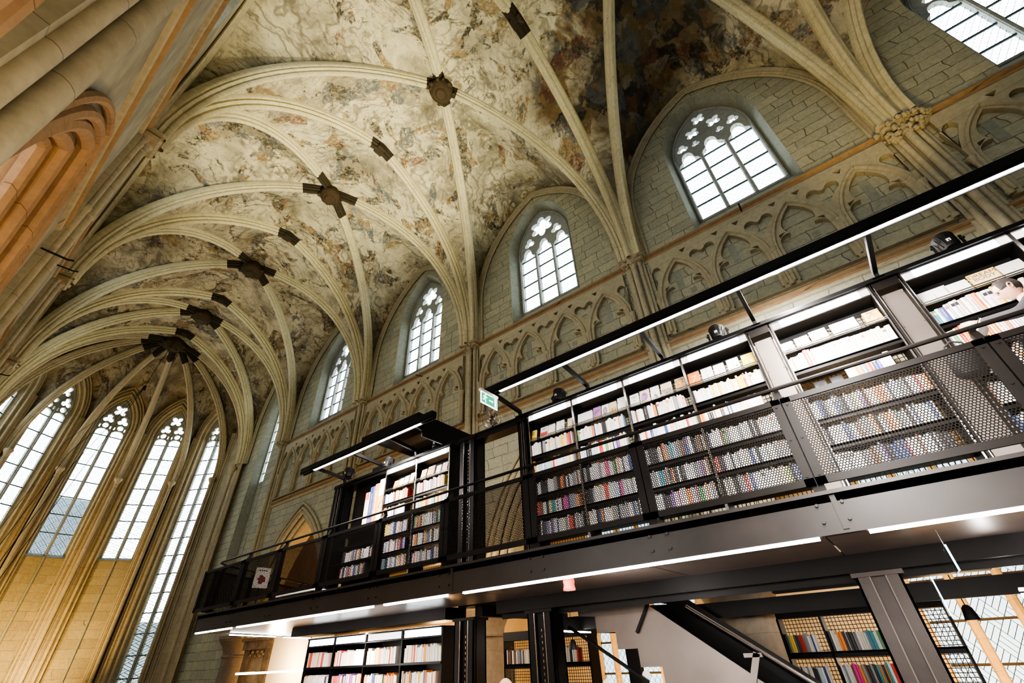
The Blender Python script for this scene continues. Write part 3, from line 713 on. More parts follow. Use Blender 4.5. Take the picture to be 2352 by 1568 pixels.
strip('strip_light', (6.67,4.5,1.88), (7.88,4.5,1.86), 'short tilted strip light hanging under the deck right of the middle column')
strip('strip_light', (6.08,6.5,2.15), (6.6,6.5,2.15), 'small strip light above the right end of the ground-floor bookcase')
strip('strip_light', (6.32,.02,1.86), (6.45,.02,1.80), 'stubby bright lamp on the right flank of the sloping steel column', w=.08, h=.06)
strip('strip_light', (6.0,-.80,1.83), (6.9,-.92,1.89), 'bright lamp bar at the right picture edge below the deck', w=.06, h=.06)

# guard rail: one section per pair of posts
def rail_section(y0, y1, label, solid=.045):
    t = thing('railing_section', (4.47,(y0+y1)/2,ZF), label, 'railing', 'perforated railing sections of the walkway')
    mb = MB(); a, b, x = y0+.006, y1-.006, 4.47
    mb.box(x-.002,x+.002,a+.05,b-.05,2.68,3.40); mb.build('perforated_sheet', M['perf'], t)
    mb = MB(); mb.box(x-.012,x+.012,a,b,3.39,3.44); mb.box(x-.012,x+.012,a,b,2.64,2.70); mb.box(x-.012,x+.012,a,a+.075,2.64,3.44); mb.box(x-.012,x+.012,b-.075,b,2.64,3.44)
    for yy in (a+.04,b-.04):
        for zz in (2.72,3.05,3.37): mb.tube([(x-.012,yy,zz),(x-.018,yy,zz)], .012, 6)
    mb.build('frame', M['steel_br'], t)
    mb = MB(); y = y0
    mb.box(4.485,4.56,y-.045,y+.045,2.587,3.46); mb.bar((4.52,y,3.44),(4.58,y,3.54),.05,.05); mb.bar((4.58,y,3.54),(4.55,y,3.59),.04,.04)
    mb.build('post', M['steel_br'], t)
RS = [(-4.19,-2.72),(-2.72,-1.25),(-1.25,.22),(.22,1.69),(1.69,3.16),(3.16,4.63),(4.63,6.10),(6.10,7.58),(7.58,9.07),(9.07,10.50),(10.50,12.3)]
RL = ['perforated steel railing section right of the browsing man, leaving the picture','perforated steel railing section in front of the browsing man','perforated steel railing section below the wide bay with the dark framed cards',
 'perforated steel railing section left of the small brass ring','perforated steel railing section below the long light rail, over the red beacon','perforated steel railing section over the open gap where an arch shows through',
 'perforated steel railing section across the far bookcase, right half','perforated steel railing section across the far bookcase, left half','perforated steel railing section left of the far bookcase, over the pointed arch',
 'perforated steel railing section with the white poster behind it','leftmost perforated steel railing section at the far corner']
for (a, b), l in zip(RS, RL): rail_section(a, b, l)
t = thing('railing_section', (6.5,13.1,ZF), 'perforated steel railing along the slanted far end of the walkway', 'railing')
mb = MB(); P0 = V((4.55,12.05,0)); 
for k in range(5):
    p = P0 + ed*(k*1.08+.25); mb.bar(p+V((0,0,2.59)), p+V((0,0,3.46)), .09, .05, (ex,ey,0)); mb.bar(p+V((0,0,3.44)), p+V((0,0,3.57))-V((ey,-ex,0))*-.08, .05, .04)
mb.build('post', M['steel_br'], t)
mb = MB(); mb.bar(P0+V((0,0,3.05)), P0+ed*4.6+V((0,0,3.05)), .003, .74); mb.build('perforated_sheet', M['perf'], t)
mb = MB()
mb.bar(P0+V((0,0,2.66)), P0+ed*4.6+V((0,0,2.66)), .025, .05); mb.bar(P0+V((0,0,3.42)), P0+ed*4.6+V((0,0,3.42)), .025, .05)
for q in (.1,2.3,4.5): mb.bar(P0+ed*q+V((0,0,2.66)), P0+ed*q+V((0,0,3.42)), .03, .05, (ex,ey,0))
mb.build('frame', M['steel_br'], t)
mb = MB(); mb.tube([(4.55,-5,3.585),(4.55,11.75,3.585),(4.60,11.95,3.585)] + [tuple(P0+ed*q+V((.0,0,3.585))) for q in (.3,.6,4.6)], .021, 8)
tag(mb.build('handrail', M['steel_br'], None, 40), 'thin dark handrail tube running along the top of the walkway railing', 'handrail')

# columns
def column(y0, y1, z0, z1, label, x0=6.0, x1=6.3, m='steel', slots=True):
    t = thing('steel_column', ((x0+x1)/2,(y0+y1)/2,z0), label, 'column')
    mb = MB(); f = .035; c = (y0+y1)/2
    mb.box(x0, x0+.025, y0, y0+.12, z0, z1); mb.box(x0, x0+.025, y1-.12, y1, z0, z1); mb.box(x0+.05, x0+.07, y0, y1, z0, z1)
    mb.box(x0, x1, y0, y0+.02, z0, z1); mb.box(x0, x1, y1-.02, y1, z0, z1); mb.box(x1-.03, x1, y0, y1, z0, z1); sh = mb.build('shaft', M[m], t)
    mb = MB()
    for y in (y0+.12, y1-.12): mb.box(x0-.003, x0+.02, y-.005, y+.005, z0, z1)
    z = z0+.3
    while slots and z < z1-.2: mb.box(x0+.044, x0+.052, c-.005, c+.005, z, z+.03); z += .07
    mb.build('edge_strip', M['chrome'] if slots else M['panel_steel'], sh)
    mb = MB(); mb.box(x0-.02, x1+.02, y0-.03, y1+.03, z1-.04, z1); mb.build('cap_plate', M[m], t)
column(4.01,4.42,-.2,2.115,'black steel column under the deck, between the ground-floor gap and the stair')
column(-.04,.33,-.2,2.115,'thick black steel column sloping down at lower right under the deck', m='column_brown', slots=False)
column(5.47,5.88,-.2,2.115,'black steel column standing at the right end of the ground-floor bookcase')
column(5.47,5.88,ZF,5.16,'tall black steel column on the walkway right of the far bookcase')
column(9.80,10.15,ZF,5.18,'black steel column on the walkway at the left end of the far bookcase')
column(4.22,4.42,ZF,5.14,'slim black steel column at the left end of the long upper bookcase', 6.02, 6.3)
mb = MB(); mb.box(6.02,6.28,4.2,5.9,5.06,5.18); mb.box(6.0,6.3,4.2,5.9,5.17,5.2); mb.build('b', M['steel']); o = COL.objects['b']; o.name = 'cross_beam'
tag(o, 'black steel beam bridging the gap between the two upper bookcases, carrying the fan', 'beam')

# light rails on brackets over the walkway
def light_rail(y0, y1, z, arms, label, led):
    t = thing('light_rail', (5.2,(y0+y1)/2,z), label, 'light rail')
    mb = MB(); mb.box(5.14,5.26,y0,y1,z+.02,z+.14); mb.box(5.15,5.165,y0,y1,z-.01,z+.02); mb.box(5.235,5.25,y0,y1,z-.01,z+.02); hs = mb.build('housing', M['steel'], t)
    mb = MB(); mb.box(5.17,5.23,led[0],led[1],z+.002,z+.012); mb.build('diffuser', M['led'], hs)
    for y in arms:
        mb = MB(); mb.bar((5.24,y,z+.05),(6.02,y,z-.02),.05,.07); mb.bar((6.02,y,z+.0),(6.08,y,5.18),.05,.06); mb.box(6.0,6.16,y-.06,y+.06,5.2,5.22); mb.build('bracket_arm', M['steel'], t)
light_rail(-5, 4.52, 5.33, (4.36,2.9,1.55,.18,-1.27,-2.7), 'long black light rail with white strip on slanting arms above the walkway', (-5,4.17))
light_rail(5.80, 10.4, 5.37, (9.86,8.45,7.24,6.4), 'shorter black light rail with white strip above the far bookcase', (6.2,9.9))

# bookcases
SH = (4.36, 4.04, 3.69, 3.365, 3.05)
def upper_bay(y0, y1, label, x0=6.05, low=True, sides=(True,True)):
    t = thing('bookcase', ((x0+x0+.4)/2,(y0+y1)/2,ZF), label, 'bookcase', 'upper bookcase bays')
    x1 = x0+.37
    for y in (max(y0,y1)-.009, min(y0,y1)+.009):
        mb = MB(); mb.box(x0+.01,x1,y-.0085,y+.0085,ZF+.015,5.17); mb.build('side_panel', M['steel'], t)
    mb = MB()
    for y in (max(y0,y1)-.008, min(y0,y1)+.008): mb.box(x0-.006,x0+.009,y-.0078,y+.0078,ZF+.2,5.17)
    mb.box(x0-.006,x0+.009,min(y0,y1),max(y0,y1),5.155,5.172); mb.build('edge_frame', M['chrome'], t)
    a, b = min(y0,y1)+.018, max(y0,y1)-.018
    for z in SH:
        mb = MB(); mb.box(x0,x1,a,b,z,z+.022); mb.box(x0,x0+.015,a,b,z-.035,z+.03); mb.build('shelf', M['steel'], t)
    mb = MB(); mb.box(x0+.02,x0+.30,a,b,4.655,4.663); ds = mb.build('display_shelf', M['steel'], t)
    mb = MB(); mb.tube([(x0-.01,a-.014,4.69),(x0-.01,b+.014,4.69)], .007, 6); mb.tube([(x0-.005,a,4.668),(x0-.005,b,4.668)], .005, 6); mb.build('retaining_bar', M['chrome'], ds)
    mb = MB(); mb.box(x1,x1+.004,a,b,2.6,5.1); mb.build('wire_back', M['grid'], t)
    mb = MB(); mb.box(x0+.012,x0+.31,a,b,5.045,5.055); mb.box(x0+.012,x0+.32,a,b,5.15,5.17); mb.box(x0+.31,x0+.325,a,b,4.97,5.17); lb = mb.build('light_box', M['black'], t)
    mb = MB(); mb.box(x0+.004,x0+.018,a+.10,b-.10,5.062,5.150); mb.build('shelf_light', M['led_cool'], lb)
    for e in (a, b-.098): mb = MB(); mb.box(x0+.005,x0+.017,e,e+.098,5.062,5.15); mb.build('light_end', M['led_soft'], lb)
    mb = MB(); mb.box(x0,x1+.1,a,b,2.60,2.63); mb.build('base_shelf', M['black'], t)
    return t
BAYS = [(4.20,3.26,'upper bookcase bay nearest the fan, with a yellow face-out book'),(3.26,2.28,'second upper bookcase bay from the fan, filled with books'),(2.28,1.31,'third upper bookcase bay from the fan, filled with books'),
 (1.31,.34,'fourth upper bookcase bay from the fan, left of the first bare steel panel'),(.03,-1.13,'upper bookcase bay between the two bare steel panels'),(-1.45,-2.45,'upper bookcase bay where the man is browsing'),(-2.45,-3.45,'upper bookcase bay behind the man at the picture edge')]
for a, b, l in BAYS: upper_bay(a, b, l)
MB2 = [(8.22,7.2,'far upper bookcase bay, left of the two under the canopy'),(7.2,6.2,'far upper bookcase bay, right of the two under the canopy')]
for a, b, l in MB2: upper_bay(a, b, l)
for a, b, l in ((4.45,-5,'sloping black cap along the top of the long upper bookcase'),(10.2,6.1,'black cap along the top of the far upper bookcase')):
    mb = MB(); prism(mb, [(6.0,0),(6.5,0),(6.5,.09),(6.06,.09),(6.0,.05)], 0, 1)
    vs = [(x, b + (a-b)*z, 5.175+y) for x, y, z in mb.v]; mb.v = vs; tag(mb.build('top_cap', M['steel']), l, 'cap')
def steel_panel(y0, y1, label):
    t = thing('steel_panel', (6.06,(y0+y1)/2,ZF), label, 'panel')
    mb = MB(); mb.bbox(6.07,6.09,y1+.03,y0-.03,ZF+.1,4.99,.01); mb.build('sheet', M['panel_steel'], t)
    mb = MB()
    for y in (y0,y1): mb.box(6.03,6.12,y-.012,y+.012,ZF,5.16)
    mb.box(6.03,6.12,y1,y0,5.05,5.16)
    fo = mb.build('frame', M['steel_br'], t)
    mb = MB()
    for z in (3.55,4.0,4.5,4.95):
        for y in (y0-.05,y1+.05): mb.tube([(6.07,y,z),(6.06,y,z)], .008, 6)
    for y in (y0-.015,y1+.015): mb.box(6.028,6.034,y-.004,y+.004,ZF+.3,5.1)
    mb.build('screw', M['chrome'], fo)
steel_panel(.33,.04,'bare burnished steel panel between the fourth and fifth upper bookcase bays')
steel_panel(-1.15,-1.44,'bare burnished steel panel just left of the browsing man\'s bay')
# end unit of the far bookcase: brown back panel with oversized book spines
t = thing('end_cabinet', (6.2,9.0,ZF), 'dark brown open cabinet with giant book spines, left of the far bookcase', 'cabinet')
mb = MB(); mb.box(6.36,6.4,8.24,9.78,ZF,5.15); mb.box(6.05,6.4,8.24,9.78,3.98,4.02); mb.box(6.05,6.4,8.24,9.78,5.12,5.17); mb.box(6.05,6.4,8.225,8.24,ZF,5.15); mb.build('carcass', M['steel_br'], t)
mb = MB()
for z in (3.69,3.36,3.05): mb.box(6.05,6.38,8.24,9.78,z,z+.03)
mb.build('shelf', M['steel'], t)

# canopy over the far bookcase
t = thing('canopy', (6.0,7.3,5.2), 'black sheet-metal canopy box above the far upper bookcase', 'canopy')
mb = MB(); mb.box(5.3,6.9,6.34,8.2,5.66,5.70); mb.box(5.26,5.3,6.34,8.2,5.42,5.70); mb.build('roof', M['steel'], t)
mb = MB(); mb.box(5.4,6.9,6.34,6.37,5.22,5.66); mb.box(6.86,6.9,6.34,8.9,5.2,5.66); mb.build('side_sheet', M['steel'], t)
t = thing('screen', (6.75,9.2,5.25), 'dark back of a screen with a line of blue light above the far bookcase', 'screen')
mb = MB(); mb.box(6.72,6.78,8.95,9.75,5.24,5.75); mb.build('case', M['black'], t)
mb = MB()
for k in range(9): mb.box(6.712,6.72,9.05+.07*k,9.09+.07*k,5.62+.01*(k % 2),5.65)
mb.build('blue_light', emit('blue_light', (.05,.1,1), 6), t)

# ground-floor bookcase under the deck
t = thing('bookcase', (6.2,8.2,-.2), 'wide black ground-floor bookcase with four lit bays under the walkway deck', 'bookcase')
LY = (10.14,9.21,8.21,7.19,6.2)
for y in LY:
    mb = MB(); mb.box(6.05,6.42,y-.012,y+.012,-.2,2.05); mb.build('side_panel', M['steel'], t)
for z in (1.54,1.17,.82,.45):
    mb = MB(); mb.box(6.04,6.42,6.2,10.14,z,z+.03); mb.build('shelf', M['steel'], t)
mb = MB(); mb.box(6.03,6.42,6.2,10.14,2.03,2.05); mb.box(6.05,6.35,6.2,10.14,1.90,1.915); lb = mb.build('light_box', M['black'], t)
mb = MB(); mb.box(6.03,6.045,6.2,10.14,2.04,2.055); mb.build('edge_frame', M['chrome'], t)
for k, (a, b) in enumerate(zip(LY, LY[1:])):
    mb = MB(); mb.box(6.055,6.068,b+.05,a-.05,1.925,2.025); mb.build('shelf_light', M['led_cool'] if k != 2 else M['led_soft'], lb)
mb = MB(); mb.box(6.42,6.43,6.2,10.14,-.2,2.05); mb.build('back', M['steel'], t)

# stair rising to the deck
t = thing('staircase', (7.0,2,-.2), 'dark steel staircase with folded sawtooth side plate rising under the deck', 'staircase')
saw = []
for k in range(12):
    y = 3.64-.29*k; z = 2.0-.2*k; saw += [(y,z),(y,z-.2)]
outl = [(3.92,2.17),(3.91,2.02)] + saw + [(-.1,-.2),(.25,.25),(2.60,1.93),(2.87,2.12)]
for x in (6.58,7.5):
    fr = frame((x,0,0),(0,1,0),(-1,0,0)); mb = MB(); mb.plate(fr, outl, [], 0, .02); mb.build('side_plate', M['panel_steel'] if x < 7 else M['black'], t)
mb = MB()
for k in range(12):
    y = 3.64-.29*k; z = 2.0-.2*k; mb.box(6.62,7.5,y-.3,y,z-.02,z+.01); mb.box(6.62,7.5,y-.015,y,z-.2,z)
mb.build('tread', M['steel'], t)
mb = MB(); mb.plate(frame((7.42,0,0),(0,1,0),(-1,0,0)), [(3.2,2.2),(2.87,2.12),(.25,.25),(.25,.5),(2.6,2.2)], [], 0, .01); mb.build('parapet', M['black'], t)
for x, sh, mt in ((6.6,0,'chrome'),(7.35,.25,'steel')):
    mb = MB(); mb.tube([(x,2.30+sh,2.0+.02),(x,1.13+sh,1.22),(x,.4+sh,.72)], .02, 8); mb.build('handrail', M[mt], t)
mb = MB(); mb.bar((6.57,1.74,1.22),(6.57,1.60,1.50),.07,.02,(1,0,0)); mb.box(6.56,6.6,1.55,1.75,1.46,1.5); mb.build('baluster', M['panel_steel'], t)
mb = MB(); mb.bar((6.55,2.76,2.13),(6.55,3.02,1.77),.035,.035,(1,0,0)); mb.build('strut', M['steel'], t)
# low bookcases with wire backs in front of the aisle
def low_case(x, y0, y1, top, shelves, divs, label):
    t = thing('bookcase', (x,(y0+y1)/2,-.2), label, 'bookcase')
    for y in [y0,y1]+divs: mb = MB(); mb.box(x,x+.35,y-.015,y+.015,-.2,top); mb.build('side_panel', M['steel'], t)
    for z in shelves:
        mb = MB(); mb.box(x,x+.35,y1,y0,z,z+.02); mb.box(x,x+.01,y1,y0,z-.05,z+.02); mb.build('shelf', M['steel'], t)
    mb = MB(); mb.box(x-.02,x+.4,y1,y0,top,top+.16); mb.build('top_box', M['black'], t)
    mb = MB(); mb.box(x+.35,x+.354,y1,y0,0,top); mb.build('wire_back', M['grid'], t); return t
low_case(9.0, 1.75,-.35,1.88,(1.42,1.02,.62),[1.16],'black wire-backed ground-floor bookcase left of the sloping column, warm light behind')
low_case(9.0, 7.3,5.2,1.85,(1.42,1.02,.62),[6.35],'black wire-backed ground-floor bookcase seen behind the middle columns')
mb = MB(); mb.bar((6.5,4.05,1.9),(6.5,2.95,1.25),.035,.035); tag(mb.build('diagonal_brace', M['steel']), 'thin black diagonal brace rod right of the middle column', 'brace')
mb = MB(); mb.box(7.6,7.72,3.55,3.75,-.2,2.05); tag(mb.build('side_post', M['steel_br']), 'brown-black upright post beside the lattice window under the deck', 'post')
# ------------------------------------------------------------------ books
PAL = {'white':(.82,.80,.76),'cream':(.78,.70,.55),'pale pink':(.75,.55,.48),'pale blue':(.50,.62,.72),'orange':(.80,.27,.05),'red':(.62,.06,.04),'yellow':(.85,.62,.08),'dark blue':(.05,.08,.22),
 'black':(.03,.03,.032),'grey':(.28,.28,.29),'brown':(.20,.10,.055),'green':(.12,.30,.12),'lime green':(.55,.70,.10),'purple':(.20,.08,.30),'teal':(.06,.30,.34),'magenta':(.65,.05,.28)}
def bookmat(nm, c):
    m, nt = new('cover_' + nm.replace(' ', '_')); tc = N(nt, 'ShaderNodeTexCoord'); s = xyz(nt, tc.outputs['Object'])
    oi = N(nt, 'ShaderNodeObjectInfo')
    n = noise(nt, comb(nt, mth(nt, 'ADD', mth(nt, 'MULTIPLY', s[2], 210), mth(nt, 'MULTIPLY', oi.outputs['Random'], 70)), mth(nt, 'MULTIPLY', s[1], 60)), 1, 1)
    zone = noise(nt, comb(nt, mth(nt, 'MULTIPLY', oi.outputs['Random'], 90), mth(nt, 'MULTIPLY', s[2], 11)), 1, 0)
    off = mth(nt, 'MULTIPLY', mth(nt, 'SUBTRACT', mth(nt, 'FRACT', mth(nt, 'MULTIPLY', oi.outputs['Random'], 17.3)), .5), .010)
    line = mth(nt, 'LESS_THAN', mth(nt, 'ABSOLUTE', mth(nt, 'ADD', s[1], off)), .0042)
    mask = mth(nt, 'MULTIPLY', mth(nt, 'MULTIPLY', mth(nt, 'GREATER_THAN', n, .47), line), mth(nt, 'GREATER_THAN', zone, .45))
    lum = .3*c[0]+.6*c[1]+.1*c[2]; ink = (.06,.05,.06) if lum > .3 else (.75,.72,.65)
    col = mix(nt, mth(nt, 'MULTIPLY', oi.outputs['Random'], .35), c, tuple(min(1, x*1.25+.05) for x in c))
    out(nt, princ(nt, mix(nt, mth(nt, 'MULTIPLY', mask, .75), col, ink), .45)); return m
BM = {k: bookmat(k, v) for k, v in PAL.items()}
ORD = 'first second third fourth fifth sixth seventh eighth ninth tenth eleventh twelfth thirteenth fourteenth fifteenth sixteenth seventeenth eighteenth nineteenth twentieth twenty-first twenty-second twenty-third twenty-fourth twenty-fifth twenty-sixth twenty-seventh twenty-eighth twenty-ninth thirtieth thirty-first thirty-second thirty-third thirty-fourth thirty-fifth thirty-sixth thirty-seventh thirty-eighth thirty-ninth fortieth'.split()
def bookgeo(mb, th, h, d, x=0, y=0, z=0, lean=0, m0=0, m1=1, m2=None):
    """upright book, spine towards -x: boards, rounded spine, page block set in"""
    t = th/2; tmp = MB()
    sp = [(.006,-t),(.001,-t*.55),(0,0),(.001,t*.55),(.006,t)]
    poly = sp + [(d,t),(d,t-.0025),(.010,t-.0025),(.010,-t+.0025),(d,-t+.0025),(d,-t)]
    n = len(poly); vs = [(a,b,0) for a,b in poly]+[(a,b,h) for a,b in poly]
    fs = [(i,(i+1)%n,(i+1)%n+n,i+n) for i in range(n)]
    for o, fl in ((0,True),(n,False)):
        for f in ((0,1,8),(1,2,8),(2,3,7),(3,4,7),(2,7,8),(4,5,6,7),(8,9,10,0)): q = tuple(i+o for i in f); fs.append(q[::-1] if fl else q)
    tmp.add(vs, fs, m0); tmp.box(.008, d-.004, -t+.0025, t-.0025, .004, h-.004, m1)
    if m2 is not None:
        tmp.box(-.0012,.002,-t*.8,t*.8,h*.70,h*.86,m2)
    c, s = math.cos(lean), math.sin(lean)
    mb.add([(x+a, y+b*c-e*s, z+b*s+e*c) for a,b,e in tmp.v], tmp.f); mb.m[-len(tmp.f):] = tmp.m
BCACHE = {}
def bookmesh(th, h, d, col, band):
    k = (round(th,3), round(h,2), round(d,2), col, band)
    if k not in BCACHE:
        mb = MB(); bookgeo(mb, k[0], k[1], k[2], m2=2 if band else None); BCACHE[k] = mb.mesh('book', [BM[col], M['paper'], BM[band or col]])
    return BCACHE[k]
LIGHTP = [('white',9),('cream',5),('pale pink',2.4),('pale blue',2),('orange',1.8),('red',1.3),('yellow',.9),('dark blue',.7),('black',.9),('grey',.8),('brown',.4),('green',.3),('purple',.3)]
DARKP = [('white',10),('cream',4),('grey',5),('black',5),('dark blue',1.8),('red',1.5),('orange',1.4),('brown',2),('yellow',.6),('lime green',.3),('purple',.4),('teal',.5),('magenta',.35),('pale blue',1.3),('green',.3)]
def pick(p):
    r = R.uniform(0, sum(w for _, w in p))
    for c, w in p:
        r -= w
        if r <= 0: return c
    return 'white'
CAND = []      # every shelved book, before the 300 largest are chosen
def row(y0, y1, z, where, pal, vis, x=6.075, hmax=.275, fill=1.0, spec=None, lean_end=True, hs=None):
    y = y0-.012; i = 0; base = R.uniform(.205,.235); stop = y1 + (1-fill)*(y0-y1)
    seq = list(spec) if spec else []
    while True:
        if seq: c, th, h, d = seq.pop(0)
        else:
            if spec and spec != [] and not seq and spec[-1] is None: break
            c = pick(pal)
            if CAND and R.random() < .28 and i: c = CAND[-1]['c']
            th = R.choice((.016,.02,.024,.028,.034,.042)); h = R.choice((base,base,base+.01,base-.015,base+.025)) if not hs else R.choice(hs); d = R.choice((.14,.15,.17))
        if y-th < stop+.012: break
        if c is not None:
            band = R.choice(('white','orange','red','black','yellow','cream')) if R.random() < .35 else None
            CAND.append(dict(c=c, th=th, h=min(h,hmax), d=d, x=x+R.uniform(0,.012), y=y-th/2, z=z, w=where, i=i, v=vis, b=band if band != c else None)); i += 1
        y -= th+.0012
TOP = {0:'upper open shelf', 1:'lower open shelf', 2:'top shelf behind the mesh', 3:'middle shelf behind the mesh', 4:'bottom shelf behind the mesh'}
BN = ['bay nearest the fan','second bay from fan','third bay from fan','fourth bay from fan','bay between steel panels','browsing man\'s bay','bay behind the man']
for bi, (a, b, _) in enumerate(BAYS):
    for k, z in enumerate(SH):
        z += .024; spec = None; pal = LIGHTP if k < 2 else DARKP; fill = 1.0 if R.random() < .6 else R.uniform(.86,.97)
        if bi == 4 and k == 0:
            spec = [('white',.018,.20,.14),('white',.016,.21,.14),('orange',.018,.22,.14),('cream',.02,.215,.15),('white',.035,.215,.15),('pale blue',.024,.22,.15),('white',.05,.245,.16),('red',.045,.255,.17),('cream',.03,.25,.16),('orange',.01,.22,.15)] + [('white',.032,.24,.16)]*13 + [('pale pink',.032,.235,.15),('cream',.034,.235,.15),('cream',.034,.235,.15),('cream',.034,.235,.15),('cream',.034,.235,.15),('pale pink',.034,.235,.15),('cream',.034,.235,.15),('cream',.034,.235,.15)]
        if bi == 4 and k == 1:
            spec = [(None,.50,.2,.1),('white',.04,.21,.15),('white',.045,.21,.15),('orange',.022,.21,.15),('orange',.045,.215,.15),('teal',.036,.215,.15),('red',.046,.215,.15),('brown',.032,.21,.15),('dark blue',.032,.215,.15),('dark blue',.032,.21,.15),('cream',.06,.21,.15)] + [('cream',.055,.225,.15)]*5
        if bi == 5 and k == 0:
            spec = [('pale blue',.03,.20,.15),('teal',.028,.2,.15),('pale blue',.034,.21,.15),('dark blue',.05,.21,.15),('white',.03,.225,.15),('pale blue',.02,.235,.15),('white',.04,.24,.16),('white',.03,.25,.16),('pale pink',.03,.23,.15),('white',.05,.24,.16),('pale pink',.05,.25,.16),('orange',.032,.25,.16),('white',.03,.245,.16),('white',.09,.24,.16),('yellow',.04,.26,.16)]
        if bi == 5 and k == 1: spec = [('white',.026,.23,.15),('white',.02,.23,.15),('green',.03,.235,.15),('cream',.02,.24,.15),('red',.03,.25,.15),('orange',.04,.255,.15),('white',.03,.24,.15),('orange',.02,.235,.15)]
        row(a, b, z, (TOP[k], BN[bi]), pal, 1.0 if k < 2 else .55, spec=spec, fill=fill)
for bi, (a, b, _) in enumerate(MB2):
    for k, z in enumerate(SH):
        row(a, b, z+.024, (TOP[k], ('left','right')[bi] + ' far bay'), LIGHTP if k < 2 else DARKP, 1.0 if k < 2 else .5, fill=R.uniform(.72,.98))
for k, z in enumerate((3.69,3.36,3.05)):
    if k: row(9.5, 8.26, z+.03, (TOP[k+2], 'end cabinet'), DARKP, .4, fill=R.uniform(.7,.95))
for bi, (a, b) in enumerate(zip(LY, LY[1:])):
    nm = ('leftmost','second','third','rightmost')[bi] + ' ground-floor bay'
    row(a-.03, b+.02, 1.574, ('top shelf', nm), [('white',8),('cream',4),('pale pink',3),('orange',.6),('red',.6),('yellow',.4)], 1.0, hmax=.25, fill=R.uniform(.85,1), hs=(.2,.22,.24))
    row(a-.02, b+.02, 1.204, ('second shelf', nm), LIGHTP+[('orange',2),('dark blue',1),('black',1)], 1.0, fill=R.uniform(.9,1))
low_b = [(1.74,1.17,1.444,'left half of left wire-backed case','upper shelf'),(1.15,-.34,1.444,'right half of left wire-backed case','upper shelf'),(1.74,1.17,1.044,'left half of left wire-backed case','middle shelf'),(1.15,-.34,1.044,'right half of left wire-backed case','middle shelf'),
         (7.28,6.37,1.444,'middle wire-backed case, left','upper shelf'),(6.33,5.22,1.444,'middle wire-backed case, right','upper shelf')]
for a, b, z, nm, sh in low_b: row(a, b, z, (sh, nm), DARKP, .6, x=9.03, fill=.8)
for a, b, z, nm in ((1.40,.38,2.16,'strip left of sloping column'),(.03,-.85,2.18,'strip right of sloping column')):
    row(a, b, z, ('narrow', nm), DARKP+[('white',6)], .9, x=7.6, hs=(.10,.11,.12))
    mb = MB(); mb.box(7.59,7.8,b-.02,a+.02,z-.03,z); tag(mb.build('narrow_shelf', M['black']), 'narrow dark shelf of books glimpsed under the deck, ' + nm.replace('strip ', ''), 'shelf')
camp = V((0,0,1.6))
for c in CAND: c['s'] = c['v']*c['h']*c['th']/((V((c['x'],c['y'],c['z']+.1))-camp).length**2)
CAND.sort(key=lambda c: -c['s'])
for c in CAND[:252]:
    o = bpy.data.objects.new('book', bookmesh(c['th'], c['h'], c['d'], c['c'], c['b'])); COL.objects.link(o); o.location = (c['x'], c['y'], c['z'])
    tag(o, '%s book, %s from left on %s, %s' % (c['c'], ORD[c['i']], c['w'][0], c['w'][1]), 'book', 'books on the shelves')
names = list(PAL); rest = MB()
for c in CAND[252:]: bookgeo(rest, c['th'], c['h'], c['d'], c['x'], c['y'], c['z'], 0, names.index(c['c']), len(names))
o = rest.build('books', [BM[k] for k in names]+[M['paper']]); tag(o, 'remaining rows of small books on the shelves, many behind the perforated railing', 'books', 'books on the shelves', 'stuff')

# face-out books on the display row
def text(s, size, mat, parent, loc, rot, ext=.0005, align='CENTER', sx=1.0):
    cu = bpy.data.curves.new('lettering', 'FONT'); cu.body = s; cu.size = size; cu.extrude = ext; cu.align_x = align; cu.align_y = 'CENTER'; cu.materials.append(mat)
    tmp = bpy.data.objects.new('tmp', cu); COL.objects.link(tmp); me = bpy.data.meshes.new_from_object(tmp.evaluated_get(bpy.context.evaluated_depsgraph_get())); bpy.data.objects.remove(tmp); bpy.data.curves.remove(cu)
    o = bpy.data.objects.new('lettering', me); COL.objects.link(o); o.parent = parent; o.location = loc; o.rotation_euler = rot; o.scale = (sx,1,1); return o
M['ink'] = plain('ink', (.05,.04,.04), .6); M['goldink'] = plain('ochre_ink', (.22,.11,.015), .6)
M['blot'] = plain('cover_picture_grey', (.35,.31,.29), .6, 0, .6, 25); M['blot_o'] = plain('cover_picture_orange', (.75,.35,.12), .5, 0, .7, 18); M['blot_p'] = plain('cover_picture_violet', (.38,.2,.42), .5, 0, .5, 14)
